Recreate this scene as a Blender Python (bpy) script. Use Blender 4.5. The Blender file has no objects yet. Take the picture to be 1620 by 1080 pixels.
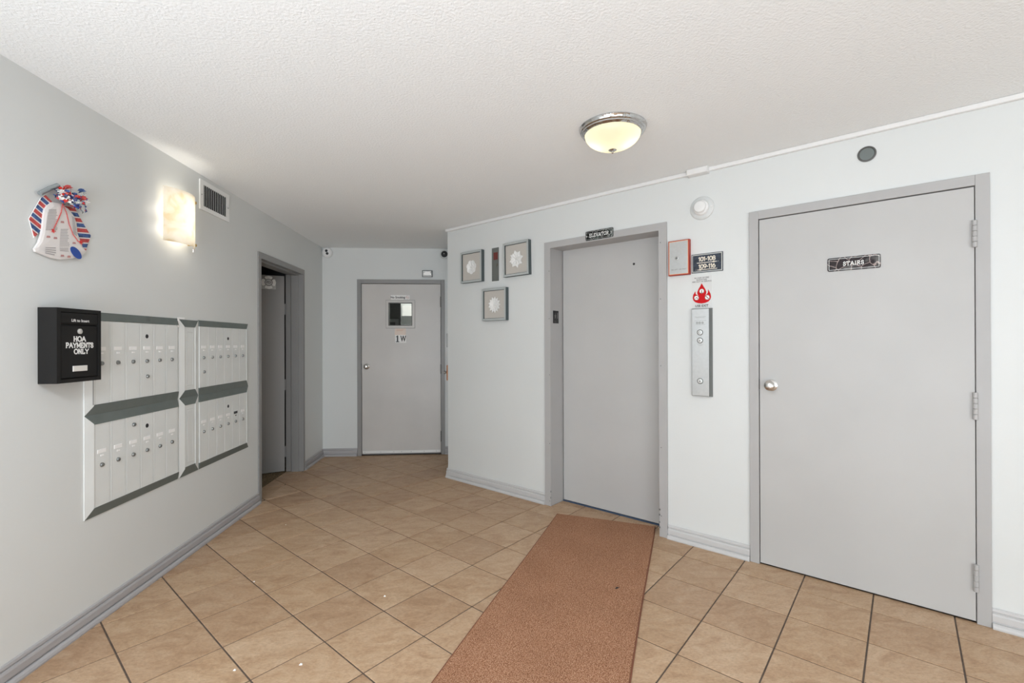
import bpy, bmesh, math, random
from mathutils import Matrix, Vector

random.seed(7)
S = bpy.context.scene
COL = S.collection
PI = math.pi

# ------------------------------------------------------------------ camera
F_PX = 734.48                                   # focal length in pixels of the 1620 px wide frame
cam = bpy.data.cameras.new('camera')
cam.sensor_width = 36.0
cam.lens = F_PX * 36.0 / 1620.0
cam.clip_start = 0.02
camo = bpy.data.objects.new('camera', cam)
COL.objects.link(camo)
yaw, pit, rol = math.radians(3.975), math.radians(0.0875), math.radians(-0.1823)
R_ = Vector((math.cos(yaw), -math.sin(yaw), 0))
F_ = Vector((math.sin(yaw) * math.cos(pit), math.cos(yaw) * math.cos(pit), math.sin(pit)))
U_ = R_.cross(F_)
cx = math.cos(rol) * R_ + math.sin(rol) * U_
cy = -math.sin(rol) * R_ + math.cos(rol) * U_
M = Matrix((cx, cy, -F_)).transposed().to_4x4()
M.translation = Vector((0, 0, 1.3119))
camo.matrix_world = M
S.camera = camo

# ------------------------------------------------------------------ world, daylight, exposure
S.view_settings.view_transform = 'Standard'
S.view_settings.look = 'None'
S.view_settings.gamma = 1.0
S.view_settings.use_curve_mapping = False
S.view_settings.exposure = -0.06
S.cycles.max_bounces = 10
S.cycles.diffuse_bounces = 6
S.cycles.glossy_bounces = 4
S.cycles.transmission_bounces = 6
S.cycles.sample_clamp_indirect = 6.0

w = bpy.data.worlds.new('daylight')
S.world = w
w.use_nodes = True
bg = w.node_tree.nodes['Background']
bg.inputs['Color'].default_value = (0.93, 0.97, 1.0, 1)
bg.inputs['Strength'].default_value = 1.5


def area(name, loc, target, sx, sy, power, color=(1, 1, 1)):
    l = bpy.data.lights.new(name, 'AREA')
    l.shape = 'RECTANGLE'
    l.size, l.size_y, l.energy, l.color = sx, sy, power, color
    o = bpy.data.objects.new(name, l)
    COL.objects.link(o)
    o.location = loc
    o.rotation_euler = (Vector(target) - Vector(loc)).to_track_quat('-Z', 'Y').to_euler()
    return o


# daylight through the glazed entrance behind the camera, and a flash head bounced off the ceiling there
area('entrance_daylight', (0.4, -6.0, 0.5), (0.4, 5.0, 2.0), 4.0, 0.9, 158, (0.925, 1.0, 1.085))
area('bounced_flash', (-0.9, -1.2, 0.3), (-0.9, -1.18, 2.4), 1.0, 1.0, 122, (0.90, 1.0, 1.12))
# unseen fill light added overhead to lift the near floor and left wall
area('overhead_fill', (-0.7, 0.1, 2.37), (-0.7, 0.11, 0.0), 0.35, 0.35, 36, (0.95, 1.0, 1.06))

# ------------------------------------------------------------------ geometry of the place
A = 0.799335506
uR = Vector((math.sin(A), -math.cos(A), 0))      # along the elevator wall, to the right
nR = Vector((math.cos(A), math.sin(A), 0))       # into the elevator wall
DL, DR, DB, CH = 1.8124, 3.0475, 5.5015, 2.4111
COR = nR * DR + Vector((-math.sin(A), math.cos(A), 0)) * 3.39645     # free corner of the elevator wall


def frame(o, x, y):
    m = Matrix((Vector(x), Vector(y), Vector((0, 0, 1)))).transposed().to_4x4()
    m.translation = Vector(o)
    return m


# local axes on each wall: x to the viewer's right, y into the wall, z up
WL = frame((-DL, 0, 0), (0, 1, 0), (-1, 0, 0))
WR = frame(COR, uR, nR)
WB = frame((-DL, DB, 0), (1, 0, 0), (0, 1, 0))
WC = frame((COR.x, DB, 0), (0, -1, 0), (1, 0, 0))                    # return wall past the corner
WJ = frame(COR + uR * 1.232, nR, -uR)                                # left jamb of the elevator
W0 = Matrix.Identity(4)


def T(x, y, z):
    return Matrix.Translation((x, y, z))


# ------------------------------------------------------------------ materials
MATS = {}


def mat(name, col, rough=0.5, metal=0.0, var=0.0, vscale=3.0, bump=0.0, bscale=60.0, bdist=0.002, rnd=0.0, spec=0.5):
    if name in MATS:
        return MATS[name]
    m = bpy.data.materials.new(name)
    m.use_nodes = True
    nt = m.node_tree
    n, l = nt.nodes, nt.links
    b = n['Principled BSDF']
    b.inputs['Base Color'].default_value = (*col, 1)
    b.inputs['Roughness'].default_value = rough
    b.inputs['Metallic'].default_value = metal
    b.inputs['Specular IOR Level'].default_value = spec
    tc = n.new('ShaderNodeTexCoord')
    if var:
        no = n.new('ShaderNodeTexNoise')
        no.inputs['Scale'].default_value = vscale
        no.inputs['Detail'].default_value = 4
        l.new(tc.outputs['Object'], no.inputs['Vector'])
        mr = n.new('ShaderNodeMapRange')
        mr.inputs['From Min'].default_value = 0.3
        mr.inputs['From Max'].default_value = 0.7
        mr.inputs['To Min'].default_value = 1 - var
        mr.inputs['To Max'].default_value = 1 + var
        l.new(no.outputs['Fac'], mr.inputs['Value'])
        mx = n.new('ShaderNodeVectorMath')
        mx.operation = 'SCALE'
        mx.inputs[0].default_value = col
        l.new(mr.outputs['Result'], mx.inputs['Scale'])
        l.new(mx.outputs[0], b.inputs['Base Color'])
    if bump:
        nb = n.new('ShaderNodeTexNoise')
        nb.inputs['Scale'].default_value = bscale
        nb.inputs['Detail'].default_value = 3
        l.new(tc.outputs['Object'], nb.inputs['Vector'])
        bp = n.new('ShaderNodeBump')
        bp.inputs['Strength'].default_value = bump
        bp.inputs['Distance'].default_value = bdist
        l.new(nb.outputs['Fac'], bp.inputs['Height'])
        l.new(bp.outputs['Normal'], b.inputs['Normal'])
    MATS[name] = m
    return m


WALL = mat('wall_paint', (0.69, 0.71, 0.70), 0.48, var=0.015, vscale=1.5, bump=0.12, bscale=90, bdist=0.002)
CEIL = mat('ceiling_texture', (0.88, 0.90, 0.90), 0.9, bump=0.42, bscale=95, bdist=0.008)
DOOR = mat('door_paint', (0.49, 0.487, 0.477), 0.42, var=0.03, vscale=2.5, bump=0.05, bscale=120, bdist=0.001)
BDOOR = mat('corridor_door_paint', (0.58, 0.56, 0.535), 0.36, var=0.04, vscale=2.5, bump=0.05, bscale=120, bdist=0.001)
TRIM = mat('trim_paint', (0.43, 0.425, 0.42), 0.45, var=0.03, vscale=4)
BTRIM = mat('dark_trim_paint', (0.28, 0.277, 0.27), 0.42, var=0.03, vscale=4)
WHITE = mat('white_plastic', (0.80, 0.80, 0.79), 0.4)
PAPER = mat('white_paper', (0.90, 0.90, 0.88), 0.8)
BLACK = mat('black_ink', (0.02, 0.02, 0.022), 0.6)
DARK = mat('dark_void', (0.012, 0.012, 0.012), 0.9)
SLOTG = mat('gap_shadow_paint', (0.06, 0.06, 0.058), 0.7)
CHROME = mat('chrome', (0.56, 0.56, 0.555), 0.10, 1.0, bump=0.6, bscale=28, bdist=0.01)
STEEL = mat('brushed_steel', (0.62, 0.63, 0.63), 0.32, 1.0, var=0.03, vscale=60)
SDARK = mat('dark_steel_edge', (0.20, 0.21, 0.205), 0.4, 0.6)
SATIN = mat('satin_nickel', (0.66, 0.65, 0.63), 0.25, 1.0)
BRASS = mat('aged_brass', (0.42, 0.18, 0.075), 0.55, 0.2)
GOLD = mat('gold_screw', (0.72, 0.50, 0.20), 0.3, 1.0)
MBOX = mat('mailbox_aluminium', (0.74, 0.76, 0.745), 0.45, 0.0, var=0.03, vscale=6)
MBAR = mat('mailbox_dark_bar', (0.165, 0.19, 0.18), 0.45, 0.3, var=0.05, vscale=20)
LOCK = mat('lock_metal', (0.30, 0.31, 0.305), 0.3, 0.9)
PBOX = mat('black_crackle_paint', (0.012, 0.0115, 0.011), 0.6, bump=0.5, bscale=600, bdist=0.0006, spec=0.25)
INKW = mat('white_paint_letters', (0.82, 0.82, 0.80), 0.6)
FRAMEM = mat('picture_frame_silver', (0.46, 0.49, 0.48), 0.45, 0.0)
FRAMED = mat('picture_frame_side', (0.06, 0.08, 0.085), 0.5)
LINEN = mat('linen_mat_board', (0.54, 0.51, 0.465), 0.9, var=0.05, vscale=300, bump=0.3, bscale=700, bdist=0.0006)
FLOWER = mat('white_paper_flower', (0.85, 0.85, 0.83), 0.7)
RED = mat('fire_box_red', (0.36, 0.035, 0.02), 0.45)
ORANGE = mat('orange_edge', (0.85, 0.42, 0.22), 0.5)
FLAME = mat('flame_red', (0.56, 0.006, 0.010), 0.6, spec=0.2)
NAVY = mat('navy_sign', (0.025, 0.035, 0.055), 0.35, var=0.5, vscale=60)
SILVER = mat('silver_border', (0.55, 0.55, 0.52), 0.35, 0.7)
CREAM = mat('cream_letters', (0.80, 0.74, 0.62), 0.5)
PLATE = mat('indicator_plate_grey', (0.20, 0.215, 0.205), 0.4, 0.5)
MAROON = mat('dim_red_lens', (0.16, 0.035, 0.03), 0.3)
GREYL = mat('grey_cap', (0.16, 0.185, 0.18), 0.4)
RUB = mat('black_rubber', (0.015, 0.015, 0.016), 0.5)
FABW = mat('bell_white_print', (0.74, 0.71, 0.69), 0.8)
TXTG = mat('print_grey', (0.33, 0.32, 0.32), 0.9)
FRED = mat('fabric_red', (0.50, 0.075, 0.07), 0.8, var=0.25, vscale=90)
FBLUE = mat('fabric_blue', (0.05, 0.10, 0.25), 0.8, var=0.5, vscale=90)
FBL2 = mat('bright_blue', (0.025, 0.075, 0.33), 0.6)
BRED = mat('bright_red', (0.62, 0.02, 0.015), 0.5)
TINS = mat('silver_tinsel', (0.42, 0.46, 0.48), 0.25, 0.8)
PINK = mat('faded_pink_print', (0.50, 0.26, 0.25), 0.9)
PEACH = mat('pale_peach_paper', (0.80, 0.68, 0.60), 0.8)
FRAMEG = mat('gasket_grey', (0.10, 0.10, 0.095), 0.5)
CARD = mat('name_card', (0.93, 0.93, 0.92), 0.6)
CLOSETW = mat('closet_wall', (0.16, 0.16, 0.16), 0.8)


def nodes_mat(name):
    m = bpy.data.materials.new(name)
    m.use_nodes = True
    MATS[name] = m
    return m, m.node_tree.nodes, m.node_tree.links, m.node_tree.nodes['Principled BSDF']


def ramp(n, stops):
    r = n.new('ShaderNodeValToRGB')
    e = r.color_ramp.elements
    while len(e) < len(stops):
        e.new(0.5)
    for k, (p, c) in enumerate(stops):
        e[k].position = p
        e[k].color = (*c, 1)
    return r


def tile_material():
    m, n, l, b = nodes_mat('ceramic_tile')
    tc = n.new('ShaderNodeTexCoord')
    oi = n.new('ShaderNodeObjectInfo')
    off = n.new('ShaderNodeVectorMath')
    off.operation = 'MULTIPLY_ADD'
    cmb = n.new('ShaderNodeCombineXYZ')
    for k in range(3):
        l.new(oi.outputs['Random'], cmb.inputs[k])
    l.new(cmb.outputs[0], off.inputs[0])
    off.inputs[1].default_value = (37, 53, 71)
    l.new(tc.outputs['Object'], off.inputs[2])
    st = n.new('ShaderNodeMapping')
    st.inputs['Scale'].default_value = (1.0, 1.9, 1.0)
    l.new(off.outputs[0], st.inputs['Vector'])
    n1 = n.new('ShaderNodeTexNoise')
    n1.inputs['Scale'].default_value = 6.5
    n1.inputs['Detail'].default_value = 7
    n1.inputs['Roughness'].default_value = 0.74
    n1.inputs['Distortion'].default_value = 0.8
    l.new(st.outputs[0], n1.inputs['Vector'])
    r = ramp(n, [(0.28, (0.35, 0.213, 0.122)), (0.48, (0.465, 0.312, 0.192)), (0.72, (0.565, 0.412, 0.278))])
    l.new(n1.outputs['Fac'], r.inputs['Fac'])
    # per tile tint: tan to pinkish brown
    r2 = ramp(n, [(0.0, (0.90, 0.86, 0.84)), (0.5, (1.0, 0.98, 0.95)), (1.0, (1.07, 1.08, 1.10))])
    l.new(oi.outputs['Random'], r2.inputs['Fac'])
    mx = n.new('ShaderNodeMix')
    mx.data_type = 'RGBA'
    mx.blend_type = 'MULTIPLY'
    mx.inputs['Factor'].default_value = 1
    l.new(r.outputs['Color'], mx.inputs['A'])
    l.new(r2.outputs['Color'], mx.inputs['B'])
    # fine sandy grain
    n4 = n.new('ShaderNodeTexNoise')
    n4.inputs['Scale'].default_value = 75
    n4.inputs['Detail'].default_value = 5
    n4.inputs['Roughness'].default_value = 0.7
    l.new(st.outputs[0], n4.inputs['Vector'])
    r4 = ramp(n, [(0.3, (0.80, 0.78, 0.76)), (0.5, (1.0, 1.0, 1.0)), (0.72, (1.13, 1.13, 1.13))])
    l.new(n4.outputs['Fac'], r4.inputs['Fac'])
    mx4 = n.new('ShaderNodeMix')
    mx4.data_type = 'RGBA'
    mx4.blend_type = 'MULTIPLY'
    mx4.inputs['Factor'].default_value = 1
    l.new(mx.outputs['Result'], mx4.inputs['A'])
    l.new(r4.outputs['Color'], mx4.inputs['B'])
    l.new(mx4.outputs['Result'], b.inputs['Base Color'])
    n2 = n.new('ShaderNodeTexNoise')
    n2.inputs['Scale'].default_value = 22
    n2.inputs['Detail'].default_value = 6
    l.new(st.outputs[0], n2.inputs['Vector'])
    bp = n.new('ShaderNodeBump')
    bp.inputs['Strength'].default_value = 0.35
    bp.inputs['Distance'].default_value = 0.004
    l.new(n2.outputs['Fac'], bp.inputs['Height'])
    l.new(bp.outputs['Normal'], b.inputs['Normal'])
    b.inputs['Roughness'].default_value = 0.46
    return m


def carpet_material(name, c0, c1, c2, scale):
    m, n, l, b = nodes_mat(name)
    tc = n.new('ShaderNodeTexCoord')
    n1 = n.new('ShaderNodeTexNoise')
    n1.inputs['Scale'].default_value = scale
    n1.inputs['Detail'].default_value = 2
    l.new(tc.outputs['Object'], n1.inputs['Vector'])
    r = ramp(n, [(0.33, c0), (0.5, c1), (0.68, c2)])
    l.new(n1.outputs['Fac'], r.inputs['Fac'])
    n2 = n.new('ShaderNodeTexNoise')
    n2.inputs['Scale'].default_value = 4
    n2.inputs['Detail'].default_value = 5
    l.new(tc.outputs['Object'], n2.inputs['Vector'])
    r2 = ramp(n, [(0.3, (0.92, 0.91, 0.90)), (0.7, (1.05, 1.05, 1.05))])
    l.new(n2.outputs['Fac'], r2.inputs['Fac'])
    mx = n.new('ShaderNodeMix')
    mx.data_type = 'RGBA'
    mx.blend_type = 'MULTIPLY'
    mx.inputs['Factor'].default_value = 1
    l.new(r.outputs['Color'], mx.inputs['A'])
    l.new(r2.outputs['Color'], mx.inputs['B'])
    l.new(mx.outputs['Result'], b.inputs['Base Color'])
    bp = n.new('ShaderNodeBump')
    bp.inputs['Strength'].default_value = 0.6
    bp.inputs['Distance'].default_value = 0.004
    l.new(n1.outputs['Fac'], bp.inputs['Height'])
    l.new(bp.outputs['Normal'], b.inputs['Normal'])
    b.inputs['Roughness'].default_value = 0.95
    b.inputs['Specular IOR Level'].default_value = 0.1
    return m


def marble_material(name, base, base2, vein, scale, width):
    m, n, l, b = nodes_mat(name)
    tc = n.new('ShaderNodeTexCoord')
    nz = n.new('ShaderNodeTexNoise')
    nz.inputs['Scale'].default_value = 18
    l.new(tc.outputs['Object'], nz.inputs['Vector'])
    ad = n.new('ShaderNodeVectorMath')
    ad.operation = 'MULTIPLY_ADD'
    ad.inputs[1].default_value = (0.03, 0.03, 0.03)
    l.new(nz.outputs['Color'], ad.inputs[0])
    l.new(tc.outputs['Object'], ad.inputs[2])
    v = n.new('ShaderNodeTexVoronoi')
    v.feature = 'DISTANCE_TO_EDGE'
    v.inputs['Scale'].default_value = scale
    l.new(ad.outputs[0], v.inputs['Vector'])
    r = ramp(n, [(0.0, vein), (width * 0.5, vein), (width, (0, 0, 0))])
    l.new(v.outputs['Distance'], r.inputs['Fac'])
    n3 = n.new('ShaderNodeTexNoise')
    n3.inputs['Scale'].default_value = 14
    l.new(tc.outputs['Object'], n3.inputs['Vector'])
    r3 = ramp(n, [(0.52, base), (0.66, base2)])
    l.new(n3.outputs['Fac'], r3.inputs['Fac'])
    mx = n.new('ShaderNodeMix')
    mx.data_type = 'RGBA'
    mx.blend_type = 'ADD'
    mx.inputs['Factor'].default_value = 1
    l.new(r3.outputs['Color'], mx.inputs['A'])
    l.new(r.outputs['Color'], mx.inputs['B'])
    l.new(mx.outputs['Result'], b.inputs['Base Color'])
    b.inputs['Roughness'].default_value = 0.35
    b.inputs['Specular IOR Level'].default_value = 0.2
    return m


def shade_material(name, col, transl, veins=False):
    """glass or alabaster that glows because a bulb stands behind it"""
    m, n, l, b = nodes_mat(name)
    b.inputs['Base Color'].default_value = (*col, 1)
    b.inputs['Roughness'].default_value = 0.3
    t = n.new('ShaderNodeBsdfTranslucent')
    t.inputs['Color'].default_value = (*col, 1)
    if veins:
        tc = n.new('ShaderNodeTexCoord')
        nz = n.new('ShaderNodeTexNoise')
        nz.inputs['Scale'].default_value = 11
        nz.inputs['Detail'].default_value = 6
        nz.inputs['Distortion'].default_value = 1.2
        l.new(tc.outputs['Object'], nz.inputs['Vector'])
        r = ramp(n, [(0.28, (0.80, 0.70, 0.52)), (0.45, (0.90, 0.86, 0.78)), (0.7, (0.95, 0.93, 0.89))])
        l.new(nz.outputs['Fac'], r.inputs['Fac'])
        l.new(r.outputs['Color'], b.inputs['Base Color'])
        l.new(r.outputs['Color'], t.inputs['Color'])
    mx = n.new('ShaderNodeMixShader')
    mx.inputs['Fac'].default_value = transl
    l.new(b.outputs[0], mx.inputs[1])
    l.new(t.outputs[0], mx.inputs[2])
    l.new(mx.outputs[0], n['Material Output'].inputs['Surface'])
    return m


TILE = tile_material()
GROUT = mat('dark_grout', (0.115, 0.085, 0.065), 0.9, var=0.25, vscale=30)
MATF = carpet_material('mat_pile', (0.18, 0.078, 0.040), (0.37, 0.182, 0.102), (0.56, 0.345, 0.23), 230)
MATE = mat('mat_edge_binding', (0.20, 0.075, 0.04), 0.9)
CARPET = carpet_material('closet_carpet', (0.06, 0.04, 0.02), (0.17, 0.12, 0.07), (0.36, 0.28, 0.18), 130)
MARB1 = marble_material('black_marble', (0.012, 0.014, 0.013), (0.07, 0.085, 0.08), (0.30, 0.31, 0.30), 22, 0.03)
MARB2 = marble_material('brown_marble', (0.020, 0.012, 0.013), (0.13, 0.125, 0.12), (0.33, 0.27, 0.25), 19, 0.03)
ALAB = shade_material('alabaster_glow', (0.9, 0.85, 0.75), 0.6, True)
BOWL = shade_material('frosted_glass_bowl', (0.95, 0.91, 0.72), 0.6)
GLASS, _n, _l, _b = nodes_mat('window_glass')
_b.inputs['Base Color'].default_value = (0.9, 0.93, 0.92, 1)
_b.inputs['Roughness'].default_value = 0.02
_b.inputs['Transmission Weight'].default_value = 1.0
_b.inputs['IOR'].default_value = 1.1


# ------------------------------------------------------------------ mesh helpers
class MB:
    def __init__(s):
        s.v, s.f, s.mi, s.cur, s.smooth = [], [], [], 0, []

    def add(s, vs, fs, sm=False):
        o = len(s.v)
        s.v += [tuple(p) for p in vs]
        for f in fs:
            s.f.append([o + i for i in f])
            s.mi.append(s.cur)
            s.smooth.append(sm)
        return s

    def m(s, i):
        s.cur = i
        return s

    def box(s, x0, x1, y0, y1, z0, z1):
        v = [(x0, y0, z0), (x1, y0, z0), (x1, y1, z0), (x0, y1, z0), (x0, y0, z1), (x1, y0, z1), (x1, y1, z1), (x0, y1, z1)]
        return s.add(v, [(0, 3, 2, 1), (4, 5, 6, 7), (0, 1, 5, 4), (1, 2, 6, 5), (2, 3, 7, 6), (3, 0, 4, 7)])

    def cbox(s, x0, x1, y0, y1, z0, z1, c):
        """box whose front (low y) edges are chamfered by c"""
        v = [(x0 + c, y0, z0 + c), (x1 - c, y0, z0 + c), (x1 - c, y0, z1 - c), (x0 + c, y0, z1 - c),
             (x0, y0 + c, z0), (x1, y0 + c, z0), (x1, y0 + c, z1), (x0, y0 + c, z1),
             (x0, y1, z0), (x1, y1, z0), (x1, y1, z1), (x0, y1, z1)]
        return s.add(v, [(0, 1, 2, 3), (0, 4, 5, 1), (1, 5, 6, 2), (2, 6, 7, 3), (3, 7, 4, 0),
                         (4, 8, 9, 5), (5, 9, 10, 6), (6, 10, 11, 7), (7, 11, 8, 4), (8, 11, 10, 9)])

    def prism(s, pts, y0, y1, inset=0.0):
        """polygon of (x, z), counter-clockwise as seen from the front, between y0 (front) and y1 (back)"""
        a = sum(p[0] * q[1] - q[0] * p[1] for p, q in zip(pts, pts[1:] + pts[:1]))
        if a < 0:
            pts = pts[::-1]
        n = len(pts)
        v = [(p[0], y0, p[1]) for p in pts] + [(p[0], y1, p[1]) for p in pts]
        fs = [tuple(range(n)), tuple(range(2 * n - 1, n - 1, -1))]
        fs += [(i, n + i, n + (i + 1) % n, (i + 1) % n) for i in range(n)]
        return s.add(v, fs)

    def extrude(s, prof, axis_from, axis_to):
        """closed profile of (y, z) swept along x"""
        n = len(prof)
        v = [(axis_from, p[0], p[1]) for p in prof] + [(axis_to, p[0], p[1]) for p in prof]
        fs = [tuple(range(n)), tuple(range(2 * n - 1, n - 1, -1))]
        fs += [(i, n + i, n + (i + 1) % n, (i + 1) % n) for i in range(n)]
        return s.add(v, fs)

    def lathe(s, prof, o=(0, 0, 0), axis='y', n=24):
        """(radius, height) profile turned about the local axis; height grows towards the room (-y) or along +z"""
        v, fs = [], []
        for r, h in prof:
            for k in range(n):
                t = 2 * PI * k / n
                a, b = r * math.cos(t), r * math.sin(t)
                v.append((o[0] + a, o[1] - h, o[2] + b) if axis == 'y' else (o[0] + a, o[1] + b, o[2] + h))
        for i in range(len(prof) - 1):
            for k in range(n):
                k2 = (k + 1) % n
                fs.append((i * n + k, i * n + k2, (i + 1) * n + k2, (i + 1) * n + k))
        fs.append(tuple(range(n)))
        fs.append(tuple(range((len(prof) - 1) * n, len(prof) * n)))
        return s.add(v, fs, True)

    def tube(s, pts, r, n=8):
        v, fs = [], []
        P = [Vector(p) for p in pts]
        for i, p in enumerate(P):
            d = (P[min(i + 1, len(P) - 1)] - P[max(i - 1, 0)]).normalized()
            a = d.orthogonal().normalized()
            b = d.cross(a)
            for k in range(n):
                t = 2 * PI * k / n
                v.append(p + (a * math.cos(t) + b * math.sin(t)) * r)
        for i in range(len(P) - 1):
            for k in range(n):
                k2 = (k + 1) % n
                fs.append((i * n + k, i * n + k2, (i + 1) * n + k2, (i + 1) * n + k))
        fs.append(tuple(range(n)))
        fs.append(tuple(range((len(P) - 1) * n, len(P) * n)))
        return s.add(v, fs, True)

    def mesh(s, name, mats, bevel=0):
        me = bpy.data.meshes.new(name)
        me.from_pydata(s.v, [], s.f)
        for m_ in (mats if isinstance(mats, (list, tuple)) else [mats]):
            me.materials.append(m_)
        for p, k, sm in zip(me.polygons, s.mi, s.smooth):
            p.material_index = k
            p.use_smooth = sm
        bm = bmesh.new()
        bm.from_mesh(me)
        bmesh.ops.recalc_face_normals(bm, faces=bm.faces)
        if bevel:
            bmesh.ops.bevel(bm, geom=[e for e in bm.edges if e.calc_face_angle(0) > 0.6], offset=bevel, segments=2, affect='EDGES', profile=0.5)
        bm.to_mesh(me)
        bm.free()
        if any(s.smooth):
            try:
                me.set_sharp_from_angle(angle=math.radians(40))
            except Exception:
                pass
        me.update()
        return me


def put(name, me, parent=None, mw=None):
    o = bpy.data.objects.new(name, me)
    COL.objects.link(o)
    if parent is not None:
        o.parent = parent
        if mw is not None:
            o.matrix_local = mw
    elif mw is not None:
        o.matrix_world = mw
    return o


def part(name, mb, mats, parent, label=None, mw=None, bevel=0):
    o = put(name, mb.mesh(name, mats, bevel), parent, mw)
    if label:
        o['label'] = label
    return o


def tag(o, label, cat, group=None):
    o['label'], o['category'] = label, cat
    if group:
        o['group'] = group
    return o


def thing(name, label, cat, mw, group=None):
    o = bpy.data.objects.new(name, None)
    COL.objects.link(o)
    o.empty_display_size = 0.05
    o.matrix_world = mw
    return tag(o, label, cat, group)


def struct(name, mb, mats, mw=W0, parent=None, bevel=0):
    o = put(name, mb.mesh(name, mats, bevel), parent, mw)
    if parent is None:
        o['kind'] = 'structure'
    return o


def struct_root(name, mw):
    o = bpy.data.objects.new(name, None)
    COL.objects.link(o)
    o.matrix_world = mw
    o['kind'] = 'structure'
    return o


# ---- lettering
def text_mb(body, size, y, x=0, z=0, bold=0.0, align='CENTER', sx=1.0, depth=0.0006, spacing=1.0):
    """plain sans lettering standing just proud of the plane y"""
    cu = bpy.data.curves.new('lettering', 'FONT')
    cu.body, cu.size, cu.align_x, cu.align_y = body, size, align, 'CENTER'
    cu.offset = bold
    cu.space_character = spacing
    cu.resolution_u = 3
    o = bpy.data.objects.new('lettering_tmp', cu)
    COL.objects.link(o)
    dg = bpy.context.evaluated_depsgraph_get()
    dg.update()
    me = o.evaluated_get(dg).to_mesh()
    v = [(x + p.co.x * sx, y - depth, z + p.co.y) for p in me.vertices]
    f = [tuple(p.vertices) for p in me.polygons]
    o.evaluated_get(dg).to_mesh_clear()
    bpy.data.objects.remove(o)
    bpy.data.curves.remove(cu)
    return v, f


def letters(parent, mats, items, name='lettering', label=None):
    mb = MB()
    for it in items:
        v, f = it
        mb.add(v, f)
    return part(name, mb, mats, parent, label)


def arc(cx_, cz_, rx, rz, a0, a1, n=8):
    return [(cx_ + rx * math.cos(math.radians(a0 + (a1 - a0) * k / n)), cz_ + rz * math.sin(math.radians(a0 + (a1 - a0) * k / n))) for k in range(n + 1)]


SERIF = {  # strokes, serif points, width
    'A': ([[(0, 0), (.4, 1), (.8, 0)], [(.17, .36), (.63, .36)]], [(0, 0), (.8, 0)], .8),
    'E': ([[(.08, 0), (.08, 1)], [(.0, 1), (.58, 1)], [(.08, .52), (.45, .52)], [(0, 0), (.6, 0)], [(.58, 1), (.58, .82)], [(.6, 0), (.6, .2)]], [], .62),
    'H': ([[(.1, 0), (.1, 1)], [(.65, 0), (.65, 1)], [(.1, .5), (.65, .5)]], [(.1, 0), (.1, 1), (.65, 0), (.65, 1)], .75),
    'I': ([[(.15, 0), (.15, 1)]], [(.15, 0), (.15, 1)], .3),
    'L': ([[(.1, 0), (.1, 1)], [(0, 0), (.58, 0), (.58, .22)]], [(.1, 1)], .6),
    'M': ([[(.08, 0), (.08, 1), (.45, .25), (.82, 1), (.82, 0)]], [(.08, 0), (.82, 0), (.08, 1), (.82, 1)], .9),
    'N': ([[(.1, 0), (.1, 1), (.65, 0), (.65, 1)]], [(.1, 0), (.1, 1), (.65, 1)], .75),
    'O': ([arc(.4, .5, .4, .5, 0, 360, 18)], [], .8),
    'P': ([[(.1, 0), (.1, 1)], [(.1, 1)] + arc(.35, .75, .25, .25, 90, -90, 8) + [(.1, .5)]], [(.1, 0), (.1, 1)], .64),
    'R': ([[(.1, 0), (.1, 1)], [(.1, 1)] + arc(.35, .75, .25, .25, 90, -90, 8) + [(.1, .5)], [(.33, .5), (.66, 0)]], [(.1, 0), (.1, 1), (.66, 0)], .7),
    'S': ([[(.5, .72)] + arc(.29, .75, .22, .25, 20, 250, 9) + arc(.29, .26, .25, .26, 80, -160, 9) + [(.03, .3)]], [], .56),
    'T': ([[(.35, 0), (.35, 1)], [(0, .8), (0, 1), (.7, 1), (.7, .8)]], [(.35, 0)], .7),
    'V': ([[(0, 1), (.4, 0), (.8, 1)]], [(0, 1), (.8, 1)], .8),
    'Y': ([[(0, 1), (.37, .48), (.74, 1)], [(.37, .48), (.37, 0)]], [(0, 1), (.74, 1), (.37, 0)], .74),
    ' ': ([], [], .4),
    '0': ([arc(.31, .5, .31, .5, 0, 360, 18)], [], .62),
    '1': ([[(.02, .80), (.22, 1), (.22, 0)]], [], .36),
    '6': ([arc(.30, .31, .30, .31, 0, 360, 16), arc(.62, .31, .62, .69, 180, 112, 6)], [], .60),
    '8': ([arc(.30, .74, .25, .26, 0, 360, 14), arc(.30, .26, .30, .26, 0, 360, 14)], [], .60),
    '9': ([arc(.30, .69, .30, .31, 0, 360, 16), arc(-.02, .69, .62, .69, 0, -68, 6)], [], .60),
    '-': ([[(.04, .42), (.30, .42)]], [], .34),
}


def serif_mb(body, h, y, x, z, wt=0.16, gap=0.16, sx=1.0):
    """slab-serif lettering of stroke quads, centred on (x, z)"""
    tot = sum(SERIF[c][2] + gap for c in body) - gap
    v, f = [], []

    def quad(p, q, w_, ext):
        d = Vector((q[0] - p[0], q[1] - p[1]))
        if d.length < 1e-6:
            return
        d.normalize()
        nrm = Vector((-d.y, d.x)) * w_ / 2
        p = Vector(p) - d * ext
        q = Vector(q) + d * ext
        o = len(v)
        for c in (p - nrm, q - nrm, q + nrm, p + nrm):
            v.append((x + (c.x - tot / 2) * h * sx, y - 0.0005 - 4e-6 * len(f), z + (c.y - 0.5) * h))
        f.append((o, o + 1, o + 2, o + 3))

    px = 0.0
    for c in body:
        st, se, w_ = SERIF[c]
        for line in st:
            for p, q in zip(line, line[1:]):
                quad((px + p[0], p[1]), (px + q[0], q[1]), wt, wt * 0.35)
        for sx_, sz_ in se:
            quad((px + sx_ - .16, sz_), (px + sx_ + .16, sz_), 0.10, 0)
        px += w_ + gap
    return v, f


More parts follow.
